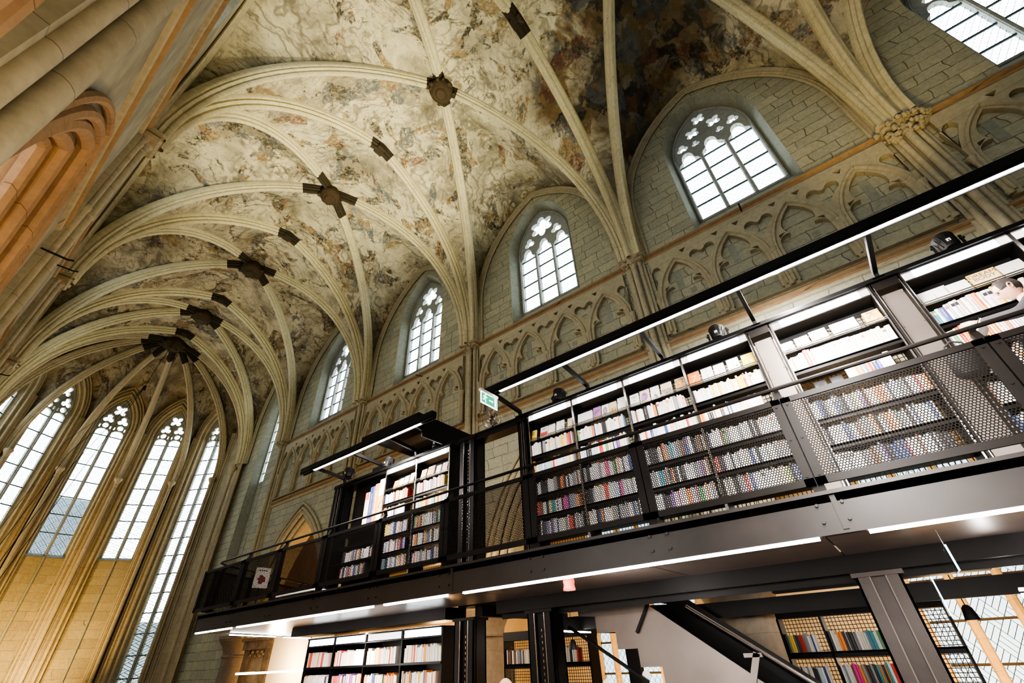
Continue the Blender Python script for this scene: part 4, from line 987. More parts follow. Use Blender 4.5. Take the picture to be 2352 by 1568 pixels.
def face_book(ya, yb, h, mat, label, z=4.695, th=.025, deco=None, txt=None, tm='ink', x=6.10):
    w = abs(ya-yb); t = thing('face_out_book', (x,(ya+yb)/2,z), label, 'book', 'face-out books on the display rows')
    t.rotation_euler = (0, math.radians(13), 0)
    mb = MB(); mb.bbox(0,.003,-w/2,w/2,0,h,.001); mb.bbox(th-.003,th,-w/2,w/2,0,h,.001); mb.bbox(0,th,w/2-.003,w/2,0,h,.001)
    c = mb.build('cover', M[mat] if mat in M else BM[mat]); c.parent = t
    mb = MB(); mb.box(.003,th-.003,-w/2+.004,w/2-.004,.003,h-.003); c = mb.build('page_block', M['paper']); c.parent = t
    if deco:
        kind, dm = deco; mb = MB()
        if kind == 'half': mb.add([(-.0008, w*.30*math.cos(PI*k/14), .0+h*.34*math.sin(PI*k/14)) for k in range(15)], [tuple(range(15))[::-1]])
        elif kind == 'face':
            mb.add([(-.0008, .02*w+w*.34*math.cos(2*PI*k/18), h*.42+h*.36*math.sin(2*PI*k/18)) for k in range(18)], [tuple(range(18))[::-1]])
        elif kind == 'band': mb.box(-.0008,.001,-w*.46,w*.46,h*.10,h*.48)
        elif kind == 'panel': mb.box(-.0008,.001,-w*.45,w*.45,h*.05,h*.95)
        elif kind == 'dot': mb.add([(-.0008, -w*.25+.016*math.cos(2*PI*k/14), h*.35+.016*math.sin(2*PI*k/14)) for k in range(14)], [tuple(range(14))[::-1]])
        c = mb.build('cover_picture', M[dm] if dm in M else BM[dm]); c.parent = t
    if txt:
        for k, (s, zz, sz) in enumerate(txt): text(s, sz, M[tm], t, (-.0015,0,h*zz), (PI/2,0,-PI/2))
    return t
FB = [(4.22,4.09,.21,'yellow','yellow face-out book at the left end of the display row',None,[('the',.8,.03),('BIG',.6,.035),('one',.3,.03)]),(4.0,3.84,.21,'white','face-out book with a red lower half in the bay nearest the fan',('band','red'),[('WRITE',.75,.035)]),
 (3.83,3.69,.21,'pale pink','pale face-out book third in the bay nearest the fan',('panel','paper'),None),(3.66,3.50,.22,'white','white face-out book with one thin dark stroke, nearest the fan',('dot','grey'),None),(3.43,3.33,.2,'cream','small cream face-out book at the right of the bay nearest the fan',None,None),
 (3.22,2.94,.21,'white','wide blank white face-out book in the second bay from the fan',None,None),(2.92,2.78,.23,'blot_p','violet and orange face-out book in the second bay from the fan',('half','blot_o'),None),(2.76,2.63,.22,'white','white face-out book with brown drawing in the second bay',('face','blot'),None),(2.62,2.49,.22,'cream','cream face-out book second from right in second bay',('band','blot_o'),None),(2.47,2.33,.25,'white','tall white face-out book at the right of the second bay',None,None),
 (2.25,2.10,.22,'white','white face-out book with brown lettering in the third bay',None,[('NAIS',.7,.04),('ance',.4,.03)]),(2.08,1.92,.23,'pale pink','pink and violet face-out book in the third bay',('face','blot_p'),None),(1.90,1.76,.23,'white','white face-out book with dark bird shape, third bay',('half','blot'),None),(1.73,1.56,.22,'cream','cream face-out book with a street picture, third bay',('band','blot'),None),(1.50,1.36,.22,'white','face-out book with an orange picture at right of third bay',('panel','blot_o'),None),
 (1.30,1.13,.23,'orange','orange face-out book with a large pale 7, fourth bay',None,None),(1.10,.94,.23,'white','white face-out book second in the fourth bay',None,None),(.92,.77,.22,'white','blank white face-out book in the middle of the fourth bay',None,None),(.73,.57,.23,'white','white face-out book with one small brown dot, fourth bay',('dot','brown'),None),(.53,.36,.22,'yellow','pale yellow face-out book with red lettering beside the first steel panel',None,[('DEN',.8,.035),('MYSTERY',.55,.03),('fox',.3,.03)]),
 (.03,-.12,.17,'white','small white face-out book at left between the steel panels',('half','blot'),None),(-.15,-.31,.18,'blot_p','mauve face-out book between the steel panels',('dot','white'),None),(-.33,-.52,.20,'cream','face-out book with a grey portrait, between the steel panels',('face','blot'),[('CHUTE',.88,.03)]),(-.57,-.85,.20,'white','large white face-out book with a brown half disc',('half','blot'),None),(-.93,-1.10,.20,'blot_o','thick orange pictured face-out book stack by second steel panel',None,[('FREUD',.85,.03),('1Q.',.6,.045)]),
 (-1.49,-1.75,.19,'white','wide white face-out book at the left of the browsing man\'s bay',None,None),(-1.73,-1.93,.17,'white','smaller white face-out book left of the yellow lettered one',None,None),(-1.95,-2.19,.20,'yellow','pale yellow face-out book lettered DREAM BODY above the man\'s head',('panel','cream'),[('DREAM',.76,.072),('BODY',.48,.068)]),(-2.2,-2.40,.19,'white','white face-out book just above the balding man\'s head',None,None)]
for ya, yb, h, m, l, deco, tx in FB: face_book(ya, yb, h, m, l, deco=deco, txt=tx, th=.06 if 'thick' in l else .022, tm='goldink' if 'DREAM' in l or 'red lettering' in l else 'ink')
for o in list(bpy.data.objects):
    if o.get('label', '').startswith('orange face-out book with a large pale 7'): text('7', .17, BM['cream'], o, (-.0015,0,.10), (PI/2,0,-PI/2))
for y0, w, l in ((8.0,.16,'orange glowing face-out book at the left of the far bookcase'),(7.82,.14,'white face-out book second on the far display row'),(7.66,.15,'cream face-out book third on the far display row'),(7.48,.14,'white face-out book fourth on the far display row'),(7.12,.16,'cream face-out book fifth on the far display row'),(6.92,.2,'pictured face-out book sixth on the far display row'),(6.66,.14,'pale face-out book seventh on the far display row'),(6.48,.15,'face-out book at the right end of the far display row')):
    face_book(y0, y0-w, R.uniform(.18,.24), R.choice(('white','cream','pale pink')) if 'orange' not in l else 'orange', l, deco=('panel','blot_o') if 'pictured' in l else None)
# dark framed cards and flat books in the bay between the steel panels
for ya, yb, l in ((-.12,-.26,'black framed card with a dark profile drawing, between the steel panels'),(-.30,-.44,'plain black framed card beside the row of red and teal books')):
    t = thing('framed_card', (6.2,(ya+yb)/2,4.066), l, 'card'); t.rotation_euler = (0, .2, 0); w = (ya-yb)/2
    mb = MB(); mb.bbox(0,.02,-w,w,0,.19,.004); c = mb.build('frame', M['black']); c.parent = t
    mb = MB(); mb.box(-.001,.001,-w*.85,w*.85,.012,.178); c = mb.build('card', plain('dark_print', (.03,.03,.035), .4)); c.parent = t
    if 'profile' in l:
        mb = MB(); mb.add([(-.002, -w*.1+w*.55*math.cos(2*PI*k/16), .10+.055*math.sin(2*PI*k/16)) for k in range(16)], [tuple(range(16))[::-1]]); c = mb.build('drawing', M['black']); c.parent = t

# low stacks glimpsed above the deck edge
k = 0
for y, cl in ((3.9,'orange'),(3.72,'red'),(3.5,'white'),(3.0,'white'),(2.85,'brown'),(2.6,'white'),(2.1,'white'),(1.9,'cream'),(1.7,'white'),(1.1,'white'),(.95,'yellow'),(.62,'cream'),(.55,'red'),(-.18,'teal'),(-.3,'pale blue'),(-.42,'grey'),(-.5,'red'),(-.62,'cream'),(-.72,'teal'),(-.98,'grey'),(-1.03,'orange'),(-1.3,'cream'),(7.9,'white'),(7.6,'cream'),(7.0,'white'),(6.7,'orange')):
    z = 2.64; h = R.uniform(.17,.25) if y < 1.2 else R.uniform(.19,.26)
    o = bpy.data.objects.new('book', bookmesh(.034, h, .15, cl, None)); COL.objects.link(o); o.location = (6.08, y, z)
    tag(o, '%s book standing low behind the deck edge, %s of that sparse row' % (cl, ORD[k]), 'book', 'books low behind the deck edge'); k += 1

# giant book spines on the end cabinet
for ya, yb, top, mat, txt, tm, l in ((8.98,8.83,4.82,'cream','Kade','white','giant pale book spine with red top, leftmost of the four'),(8.82,8.66,4.92,'dark blue','PAOLO COELHO  DE','cream','giant dark blue book spine with pale lettering'),(8.65,8.50,4.95,'orange','JOHAN CRUIJFF','white','giant orange book spine with white lettering'),(8.49,8.28,5.02,'white',None,None,'giant white book spine with a coloured picture, rightmost of the four')):
    t = thing('giant_book_spine', (6.10,(ya+yb)/2,4.02), l, 'book'); w = (ya-yb)/2; h = top-4.02
    mb = MB(); mb.bbox(.0,.2,-w+.003,w-.003,0,h,.012); c = mb.build('cover', BM[mat] if 'white spine' in l else plain('giant_'+mat.replace(' ','_'), PAL[mat], .5)); c.parent = t
    if 'red top' in l:
        mb = MB(); mb.box(-.002,.002,-w+.012,w-.012,h*.78,h*.985); c = mb.build('top_label', BM['red']); c.parent = t
    if 'blue' in l:
        mb = MB(); mb.box(-.002,.002,-w+.012,w-.012,.01,h*.2); c = mb.build('foot_band', BM['purple']); c.parent = t
    if txt: text(txt, .075 if len(txt) < 14 else .055, BM[tm], t, (-.004,0,h*(.88 if txt == 'Kade' else .52)), (PI/2,PI/2,-PI/2))
    else:
        mb = MB(); mb.box(-.002,.002,-w+.015,w-.015,h*.25,h*.62); c = mb.build('cover_picture', M['blot_o']); c.parent = t

# display bench with flat books near the far corner
t = thing('display_bench', (5.75,10.2,ZF), 'low pale display bench with stacked books near the far corner of the walkway', 'bench')
mb = MB(); mb.bbox(5.5,6.0,9.4,11.0,2.84,2.88,.01); mb.build('bench_top', M['paper'], t)
for y in (9.5,10.9):
    for x in (5.56,5.94): mb = MB(); mb.box(x-.02,x+.02,y-.02,y+.02,2.585,2.84); mb.build('leg', M['steel'], t)
for k, y in enumerate((9.55,9.75,9.98,10.2,10.42,10.64,10.85)):
    mb = MB(); z = 2.881; hh = R.choice((.03,.05,.08))
    mb.bbox(5.53,5.67,y-.08,y+.08,z,z+hh,.004); mb.box(5.526,5.532,y-.075,y+.075,z+.004,z+hh-.004,1)
    tag(mb.build('flat_book', [BM[R.choice(('white','cream','grey'))], M['paper']]), 'pale book lying flat on the display bench, %s from the right' % ORD[k], 'book', 'flat books on the display bench')
t = thing('sign_stand', (5.25,11.2,ZF), 'white poster with a dark red figure on a stand behind the far railing', 'sign')
mb = MB(); mb.box(5.08,5.41,11.2,11.21,3.05,3.455); mb.build('poster', M['paper'], t)
mb = MB(); mb.add([(5.245+.085*math.cos(2*PI*k/14)*(1+.25*math.sin(3*k)), 11.198, 3.22+.085*math.sin(2*PI*k/14)*(1+.2*math.cos(5*k))) for k in range(14)], [tuple(range(14))]); mb.build('figure', plain('dark_red_print', (.22,.03,.03), .6), t)
mb = MB()
for q in range(4): mb.box(5.15+.05*q,5.185+.05*q,11.197,11.2,3.385,3.41)
mb.build('headline', M['ink'], t)
mb = MB(); mb.tube([(5.245,11.22,2.59),(5.245,11.22,3.4)], .012, 8); mb.lathe((5.245,11.22,2.585), [(0,0),(.14,0),(.14,.015),(.02,.02),(0,.02)], 16); mb.build('stand', M['steel'], t)
# ------------------------------------------------------------------ fittings
def floodlight(x, y, z, tilt, turn, label):
    t = thing('floodlight', (x,y,z), label, 'floodlight'); Rm = Matrix.Translation((x,y,z+.15)) @ Matrix.Rotation(turn,4,'Z') @ Matrix.Rotation(tilt,4,'Y')
    mb = MB(); mb.lathe((0,0,0), [(0,-.13),(.07,-.13),(.085,-.11),(.095,-.02),(.10,-.02),(.10,.0),(.095,.01),(.11,.08),(.115,.10),(.10,.105),(.09,.09),(0,.085)], 20)
    for k in range(12):
        a = 2*PI*k/12; mb.bar((.088*math.cos(a),.088*math.sin(a),-.11),(.104*math.cos(a),.104*math.sin(a),.07),.008,.014)
    mb.v = [tuple(Rm @ V(p)) for p in mb.v]; hd_ = mb.build('head', M['black'], t, 40)
    mb = MB(); R2 = Matrix.Translation((x,y,z)) @ Matrix.Rotation(turn,4,'Z')
    mb.bar((0,-.135,.02),(0,-.135,.2),.03,.008); mb.bar((0,.135,.02),(0,.135,.2),.03,.008); mb.bar((0,-.139,.02),(0,.139,.02),.03,.01)
    for s in (-1,1): mb.tube([(0,s*.12,.15),(0,s*.165,.15)], .016, 8)
    mb.v = [tuple(R2 @ V(p)) for p in mb.v]; mb.build('yoke', M['black'], t)
    mb = MB(); mb.box(x-.07,x+.07,y-.07,y+.07,z-.005,z+.015); mb.build('base_plate', M['steel'], t)
    mb = MB(); mb.box(x-.112,x-.108,y-.02,y+.02,z+.11,z+.15); mb.build('sticker', M['paper'], hd_)
for x, y, z, l in ((6.2,3.58,5.27,'black floodlight on the bookcase top nearest the exit sign'),(6.2,.70,5.27,'black floodlight on the bookcase top above the first bare steel panel'),(6.2,-2.05,5.27,'black floodlight on the bookcase top above the browsing man'),
                   (6.2,6.75,5.27,'black floodlight at the right of the canopy over the far bookcase'),(6.2,8.40,5.27,'black floodlight in the middle under the canopy of the far bookcase'),(6.2,10.0,5.42,'black floodlight at the left end of the far light rail')):
    floodlight(x, y, z, .35, 0 if y < 9 else .7, l)
t = thing('desk_fan', (6.15,5.12,5.2), 'small chrome desk fan standing on the beam between the upper bookcases', 'fan'); c = V((6.12,5.12,5.45))
fx = Matrix.Translation(c) @ Matrix.Rotation(math.radians(222),4,'Z') @ Matrix.Rotation(PI/2-.25,4,'Y') @ Matrix.Scale(1.2,4)
mb = MB()
for r_, z in ((.17,0),(.165,.03),(.165,-.03),(.11,.05),(.06,.055)): mb.tube([fx @ V((r_*math.cos(2*PI*k/24), r_*math.sin(2*PI*k/24), z)) for k in range(25)], .004, 5, cap=False)
for k in range(20):
    a = 2*PI*k/20; mb.tube([fx @ V((.03*math.cos(a),.03*math.sin(a),.055)), fx @ V((.11*math.cos(a),.11*math.sin(a),.05)), fx @ V((.168*math.cos(a),.168*math.sin(a),.0)), fx @ V((.10*math.cos(a),.10*math.sin(a),-.05)), fx @ V((.03*math.cos(a),.03*math.sin(a),-.05))], .0022, 4)
mb.build('cage', M['chrome'], t, 40)
mb = MB()
for k in range(3):
    a = 2*PI*k/3; mb.add([fx @ V((.02*math.cos(a),.02*math.sin(a),.01)), fx @ V((.14*math.cos(a+.1),.14*math.sin(a+.1),-.015)), fx @ V((.145*math.cos(a+.7),.145*math.sin(a+.7),.012)), fx @ V((.03*math.cos(a+1),.03*math.sin(a+1),.01))], [(0,1,2,3)])
mb.build('blade', M['chrome'], t)
mb = MB(); mb.tube([fx @ V((0,0,-.13)), fx @ V((0,0,-.05)), fx @ V((0,0,.05))], [.03,.045,.03], 12); mb.tube([c+V((0,0,-.03)), V((6.15,5.12,5.21))], .018, 8); mb.build('motor', M['black'], t, 40)
mb = MB(); mb.lathe((6.15,5.12,5.2), [(0,0),(.10,0),(.10,.015),(.03,.03),(0,.03)], 18); mb.tube([c+V((.02,-.19,0)), c+V((.02,-.15,-.15)), c+V((.02,.15,-.15)), c+V((.02,.19,0))], .006, 6); mb.build('base', M['chrome'], t, 40)

# exit sign hung under the end of the long light rail
M['exit'] = emit('exit_green', (.05,.36,.2), 1.3); M['exit_w'] = emit('exit_white', (.85,.95,1), 2.2)
k_ = 4.3/4.5; sx_ = lambda x: x*k_; sz_ = lambda z: 1.6+(z-1.6)*k_
def exbox(mb, x0, x1, y0, y1, z0, z1): mb.box(sx_(x0), sx_(x1), y0-.2, y1-.2, sz_(z0), sz_(z1))
t = thing('exit_sign', (5.06,4.3,5.03), 'green running-man exit sign hanging at the left end of the long light rail', 'sign')
mb = MB(); mb.bbox(sx_(5.06),sx_(5.54),4.27,4.33,sz_(5.42),sz_(5.47),.006); mb.build('housing', M['paper'], t)
mb = MB(); exbox(mb,5.075,5.525,4.49,4.50,5.19,5.42); mb.build('light_border', M['exit_w'], t)
mb = MB(); exbox(mb,5.095,5.505,4.486,4.49,5.215,5.40); pn_ = mb.build('panel', M['exit'], t)
mb = MB(); y = 4.284     # figure, arrow, door
mb.add([(sx_(5.195+.018*math.cos(2*PI*k/12)), y, sz_(5.372+.018*math.sin(2*PI*k/12))) for k in range(12)], [tuple(range(12))])
for p in (((5.19,5.35),(5.175,5.295),.028),((5.175,5.297),(5.20,5.265),.02),((5.20,5.265),(5.195,5.225),.018),((5.175,5.297),(5.145,5.27),.018),((5.145,5.27),(5.118,5.275),.016),((5.19,5.34),(5.225,5.325),.014),((5.225,5.325),(5.245,5.345),.013),((5.185,5.345),(5.15,5.345),.014),((5.15,5.345),(5.138,5.315),.013)):
    (a, b), (c_, d), w_ = p; mb.bar((sx_(a),y,sz_(b)),(sx_(c_),y,sz_(d)),w_,.002,(0,1,0))
mb.bar((sx_(5.29),y,sz_(5.305)),(sx_(5.375),y,sz_(5.305)),.022,.002,(0,1,0)); mb.add([(sx_(5.37),y,sz_(5.275)),(sx_(5.41),y,sz_(5.305)),(sx_(5.37),y,sz_(5.335))], [(0,1,2)]); mb.box(sx_(5.44),sx_(5.485),y,y+.002,sz_(5.225),sz_(5.39))
mb.build('pictogram', M['exit_w'], pn_)
mb = MB(); mb.bar((5.2,4.3,sz_(5.47)),(5.2,4.3,5.32),.03,.03); mb.build('hanger', M['steel'], t)
# red beacon and other things under the deck
M['redglow'], nt = new('red_plastic'); e_ = N(nt, 'ShaderNodeBsdfPrincipled'); e_.inputs['Base Color'].default_value = (.8,.09,.05,1); e_.inputs['Roughness'].default_value = .25; e_.inputs['Emission Color'].default_value = (1,.16,.08,1); e_.inputs['Emission Strength'].default_value = .9; out(nt, e_.outputs[0])
t = thing('beacon', (4.8,2.93,2.17), 'small round red alarm beacon under the deck beside the longest strip light', 'beacon')
mb = MB(); mb.lathe((4.8,2.93,2.16), [(0,0),(.066,0),(.07,.01),(.062,.04),(.06,.06),(.066,.085),(.06,.11),(0,.112)], 20); mb.build('lens', M['redglow'], t, 50)
mb = MB(); mb.lathe((4.8,2.93,2.268), [(.05,0),(.05,.018),(0,.018)], 16); mb.build('base', M['paper'], t)
def acrylic(x, y, z0, z1, label):
    t = thing('acrylic_sign', (x,y,z0), label, 'sign')
    m, nt = new('clear_acrylic'); g = N(nt, 'ShaderNodeBsdfGlass'); g.inputs['IOR'].default_value = 1.3; g.inputs['Roughness'].default_value = .05; tr = N(nt, 'ShaderNodeBsdfTransparent'); tr.inputs[0].default_value = (.85,.95,1,1)
    ms = N(nt, 'ShaderNodeMixShader'); ms.inputs[0].default_value = .35; nt.links.new(tr.outputs[0], ms.inputs[1]); nt.links.new(g.outputs[0], ms.inputs[2]); out(nt, ms.outputs[0])
    mb = MB(); mb.bbox(x-.10,x+.25,y-.006,y+.006,z0,z1-.12,.003); mb.build('sheet', m, t)
    mb = MB(); mb.bar((x-.10,y,z0),(x-.10,y,z1-.12),.012,.014); mb.build('lit_edge', emit('edge_glow', (.6,.9,1), 3.5), t)
    mb = MB(); mb.tube([(x,y,z1-.12),(x,y,z1)], .003, 5); mb.build('cord', M['chrome'], t)
acrylic(5.2,-.40,1.98,2.285,'clear acrylic sign with a bright edge hanging under the deck at right'); acrylic(6.9,-.28,1.73,2.2,'smaller clear hanging sign with a bright edge in front of the lattice window')
def pendant(x, y, z, top, label):
    t = thing('pendant_lamp', (x,y,z), label, 'lamp'); mb = MB(); mb.lathe((x,y,z), [(.075,0),(.07,.02),(.05,.12),(.02,.15),(0,.15)], 14); mb.build('lamp_shade', M['black'], t, 40)
    mb = MB(); mb.tube([(x,y,z+.14),(x,y,top)], .006, 5); mb.build('cord', M['black'], t)
    mb = MB(); mb.ball((x,y,z+.035), .03, n=8); mb.build('bulb', emit('bulb_warm', (1,.8,.5), 4), t)
pendant(8.0,4.93,1.63,2.3,'small black pendant lamp seen between the middle columns'); pendant(8.0,-.50,1.70,2.3,'small black cone pendant lamp before the right lattice window')
mb = MB(); mb.tube([V((9,16.4,0))+V((1.2*math.cos(a),1.3*math.sin(a),1.50)) for a in [PI*.55+PI*1.0*k/20 for k in range(21)]], .03, 6)
tag(mb.build('ring_light', emit('ring_glow', (1,.85,.65), 6)), 'curved glowing ring light left of the ground-floor bookcase', 'lamp')
t = thing('confessional_frame', (9.2,18.4,-.2), 'old carved wooden door frame with corbel at lower left under the deck end', 'door frame')
mb = MB(); mb.box(9.15,9.3,17.6,17.95,-.2,2.3); mb.box(9.15,9.3,19.1,19.4,-.2,2.3); mb.box(9.1,9.35,17.5,19.5,2.15,2.4); mb.box(9.05,9.35,17.4,19.6,2.4,2.5); mb.build('frame', M['wood'], t)
mb = MB(); mb.box(9.25,9.3,17.95,19.1,-.2,2.15); mb.build('door_leaf', plain('pale_oak', (.36,.26,.15), .6, 0, .25, 3), t)
mb = MB()
for k in range(10): mb.ball((9.14,18.0+.11*k,2.0+.07*math.sin(k*2)), .055, n=8)
mb.build('carving', M['wood'], t, 50)
mb = MB(); mb.box(9.05,9.15,14.0,17.3,-.2,2.5); tag(mb.build('cream_screen', M['cream']), 'tall plain cream screen wall glowing behind the left end of the ground-floor bookcase', 'screen')
mb = MB(); mb.add([(6.55, 2.99+.06*math.cos(2*PI*k/20), 1.31+.06*math.sin(2*PI*k/20)) for k in range(20)], [tuple(range(20))[::-1]]); mb.box(6.55,6.57,2.7,3.25,1.0,1.0)
tag(mb.build('round_notice', M['paper']), 'small white round notice on the dark post under the stair', 'notice')
# iron hooks on the walls
def hook(p, d, label):
    p = V(p); d = V(d); mb = MB(); mb.tube([p, p+d*.35, p+d*.42+V((0,0,.03))], .018, 6); tag(mb.build('iron_hook', M['black'], None, 40), label, 'hook')
hook((-.78,9.0,7.4),(1,.0,.0),'iron hook under the left arch'); hook((10.05,12.0,11.0),(-1,0,-.3),'short iron pin below the second clerestory window from left'); hook((10.05,-.55,11.1),(-1,0,-.3),'short iron pin below the biggest fully visible window')
hook((-.75,12.8,9.6),(1,-.1,0),'upper iron bar on the left wall shafts'); hook((-.75,19.5,9.4),(1,-.1,0),'lower iron bar on the left wall shafts')

# ------------------------------------------------------------------ people
SKIN = plain('skin', (.62,.36,.25), .5, 0, .08, 12); HAIRD = plain('dark_hair', (.035,.026,.022), .6, 0, .4, 60); HAIRG = plain('grey_hair', (.35,.32,.28), .7, 0, .3, 60)
SHIRT = plain('dark_grey_jacket', (.045,.04,.045), .85, 0, .2, 8); TROUS = plain('dark_trousers', (.03,.03,.04), .85)
def headpt(u, v, k=1.0):
    """u: 0..2pi around (0 = face, +y local), v: 0 top..pi bottom; local y forward, z up, centre of skull"""
    sx, sy, sz = .076, .098, .122
    d = V((math.sin(v)*math.sin(u), math.sin(v)*math.cos(u), math.cos(v)))
    p = V((d.x*sx, d.y*sy, d.z*sz)); f = max(0, d.y)
    if d.z < -.1: q = min(1, (-.1-d.z)/.9); p.x *= 1-.30*q; p.y *= 1-.10*q if d.y > 0 else 1-.35*q
    g = lambda a, b, w1, w2: math.exp(-((d.x-a)/w1)**2-((d.z-b)/w2)**2)*(1 if d.y > 0 else 0)
    p.y += .030*g(0,-.18,.11,.16) + .012*g(0,-.02,.08,.18) - .012*g(.34,.03,.17,.10) - .012*g(-.34,.03,.17,.10) + .006*g(0,.17,.5,.08) + .008*g(0,-.50,.22,.07) - .004*g(0,-.58,.2,.03) + .014*g(0,-.86,.3,.14)
    return p*k
def head_mesh(mb, Mx, m=0, nu=32, nv=24):
    rows = [[Mx @ headpt(2*PI*i/nu, PI*j/nv) for i in range(nu+1)] for j in range(nv+1)]; mb.grid(rows, m)
    for s in (-1,1):   # ears
        pts = [Mx @ V((s*(.074+.016*math.sin(a*.5)), -.012-.020*math.cos(a)*1.0, -.005+.034*math.sin(a+.6))) for a in [2*PI*k/12 for k in range(12)]]
        cen = Mx @ V((s*.072,-.008,0)); mb.add(pts+[cen], [(k,(k+1)%12,12) for k in range(12)], m); mb.tube(pts+[pts[0]], .006*1, 5, m)
def hair_mesh(Mx, cond, mat, parent, k=1.07):
    mb = MB(); nu, nv = 72, 48; idx = {}
    for j in range(nv):
        for i in range(nu):
            u, v = 2*PI*(i+.5)/nu, PI*(j+.5)/nv
            if cond(u if u < PI else u-2*PI, v):
                q = [Mx @ (headpt(2*PI*a/nu, PI*b/nv, k+.010*math.sin(a*.9+b*.5))) for a, b in ((i,j),(i+1,j),(i+1,j+1),(i,j+1))]; mb.add(q, [(0,1,2,3)])
    o = mb.build('hair', mat, parent); me = o.data
    import bmesh
    bm = bmesh.new(); bm.from_mesh(me); bmesh.ops.remove_doubles(bm, verts=bm.verts, dist=1e-4); bm.to_mesh(me); bm.free(); me.polygons.foreach_set('use_smooth', [True]*len(me.polygons)); return o
def skin_chain(joints, edges, root):
    me = bpy.data.meshes.new('tmp'); me.from_pydata([j[0] for j in joints], edges, []); o = bpy.data.objects.new('tmp', me); COL.objects.link(o)
    o.modifiers.new('s', 'SKIN'); sv = me.skin_vertices[0].data
    for q, (_, r) in zip(sv, joints): q.radius = (r if isinstance(r, tuple) else (r, r))
    sv[root].use_root = True; o.modifiers.new('d', 'SUBSURF').levels = 2
    dg = bpy.context.evaluated_depsgraph_get(); ev = o.evaluated_get(dg); m2 = bpy.data.meshes.new_from_object(ev)
    vs = [tuple(v.co) for v in m2.vertices]; fs = [tuple(p.vertices) for p in m2.polygons]
    bpy.data.objects.remove(o); bpy.data.meshes.remove(me); bpy.data.meshes.remove(m2); return vs, fs
def person(loc, yaw, label, height, hands, head_tilt, hair, hairmat, glasses, lean=.0):
    """standing figure, local +y forward; hands: (right, left) wrist targets in local coordinates"""
    k = height/1.78; t = thing('person', loc, label, 'person'); W = Matrix.Translation(loc) @ Matrix.Rotation(yaw,4,'Z') @ Matrix.Scale(k,4)
    L = lambda x, y, z: V((x, y+lean*max(0, z-.95), z))
    J = {'pel':(L(0,0,.95),(.15,.11)),'wai':(L(0,.01,1.10),(.145,.10)),'che':(L(0,.0,1.30),(.17,.12)),'upc':(L(0,-.01,1.43),(.13,.09)),'nec':(L(0,.01,1.52),.058),'nek':(L(0,.035,1.60),.055)}
    E = [('pel','wai'),('wai','che'),('che','upc'),('upc','nec'),('nec','nek')]
    for s, n in ((1,'r'),(-1,'l')):
        hd = V(hands[0 if s > 0 else 1]); sh = L(s*.195,-.01,1.42); el = (sh+hd)/2 + V((s*.09,-.07,-.10))
        J['sh'+n] = (sh,.068); J['el'+n] = (el,.046); J['wr'+n] = (hd,.029)
        J['hip'+n] = (V((s*.10,0,.90)),.10); J['kn'+n] = (V((s*.11,.02,.50)),.064); J['an'+n] = (V((s*.115,-.01,.09)),.042); J['toe'+n] = (V((s*.13,.16,.035)),.035)
        E += [('upc','sh'+n),('sh'+n,'el'+n),('el'+n,'wr'+n),('pel','hip'+n),('hip'+n,'kn'+n),('kn'+n,'an'+n),('an'+n,'toe'+n)]
    ks = list(J); body = MB(); vs, fs = skin_chain([J[q] for q in ks], [(ks.index(a), ks.index(b)) for a, b in E], 0); body.add(vs, fs)
    hc = L(0,.06,1.685); HM = Matrix.Translation(hc) @ Matrix.Rotation(head_tilt[1],4,'Z') @ Matrix.Rotation(head_tilt[0],4,'X') @ Matrix.Scale(.97,4)
    head_mesh(body, HM)
    for s, n in ((1,'r'),(-1,'l')):      # palm and five fingers curled round the book
        wr = J['wr'+n][0]; d = (wr-J['el'+n][0]).normalized(); sd = V((-s,0,0)); sd = (sd-d*sd.dot(d)).normalized(); up = d.cross(sd)*(1 if s < 0 else -1)
        body.tube([wr-d*.02, wr+d*.03, wr+d*.085], [.028,.038,.036], 10)
        for q, (off, ln) in enumerate(((-.028,.066),(-.009,.076),(.010,.072),(.028,.056))):
            b = wr+d*.085+up*off; body.tube([b-d*.02, b+d*ln*.4, b+d*ln*.75+sd*.022, b+d*ln*.8+sd*.05], [.0095,.009,.0085,.007], 7)
        b = wr+d*.03+up*.034; body.tube([b-up*.01, b+up*.022+d*.018+sd*.01, b+up*.026+d*.045+sd*.03], [.012,.0105,.008], 7)
    body.v = [tuple(W @ V(p)) for p in body.v]; body.build('body', SKIN, t, 60)
    # jacket and trousers grown over the same joints
    up_ = [q for q in ks if q[:3] not in ('hip',) and q[:2] not in ('kn','an','to') and q != 'nek']; gr = {'che':1.13,'upc':1.15,'wai':1.16,'pel':1.14,'nec':1.08}
    sc_r = lambda r, g: tuple(a*g for a in r) if isinstance(r, tuple) else r*g
    jt = [(J[q][0].lerp(J['el'+q[-1]][0], .12) if q[:2] == 'wr' else J[q][0], sc_r(J[q][1], gr.get(q, 1.28))) for q in up_]; je = [(up_.index(a), up_.index(b)) for a, b in E if a in up_ and b in up_]
    vs, fs = skin_chain(jt, je, 0); mb = MB(); mb.add([tuple(W @ V(p)) for p in vs], fs); mb.build('jacket', SHIRT, t, 60)
    lo = [q for q in ks if q == 'pel' or q[:3] == 'hip' or q[:2] in ('kn','an')]; jt = [(J[q][0], sc_r(J[q][1], 1.2)) for q in lo]; je = [(lo.index(a), lo.index(b)) for a, b in E if a in lo and b in lo]
    vs, fs = skin_chain(jt, je, 0); mb = MB(); mb.add([tuple(W @ V(p)) for p in vs], fs); mb.build('trousers', TROUS, t, 60)
    HW = W @ HM
    if hair: hair_mesh(HW, hair, hairmat, t)
    mb = MB()
    for s in (-1,1): mb.ball(HW @ V((s*.031,.082,.006)), .0105*k, n=8)
    mb.build('eye', M['ink'], t, 60)
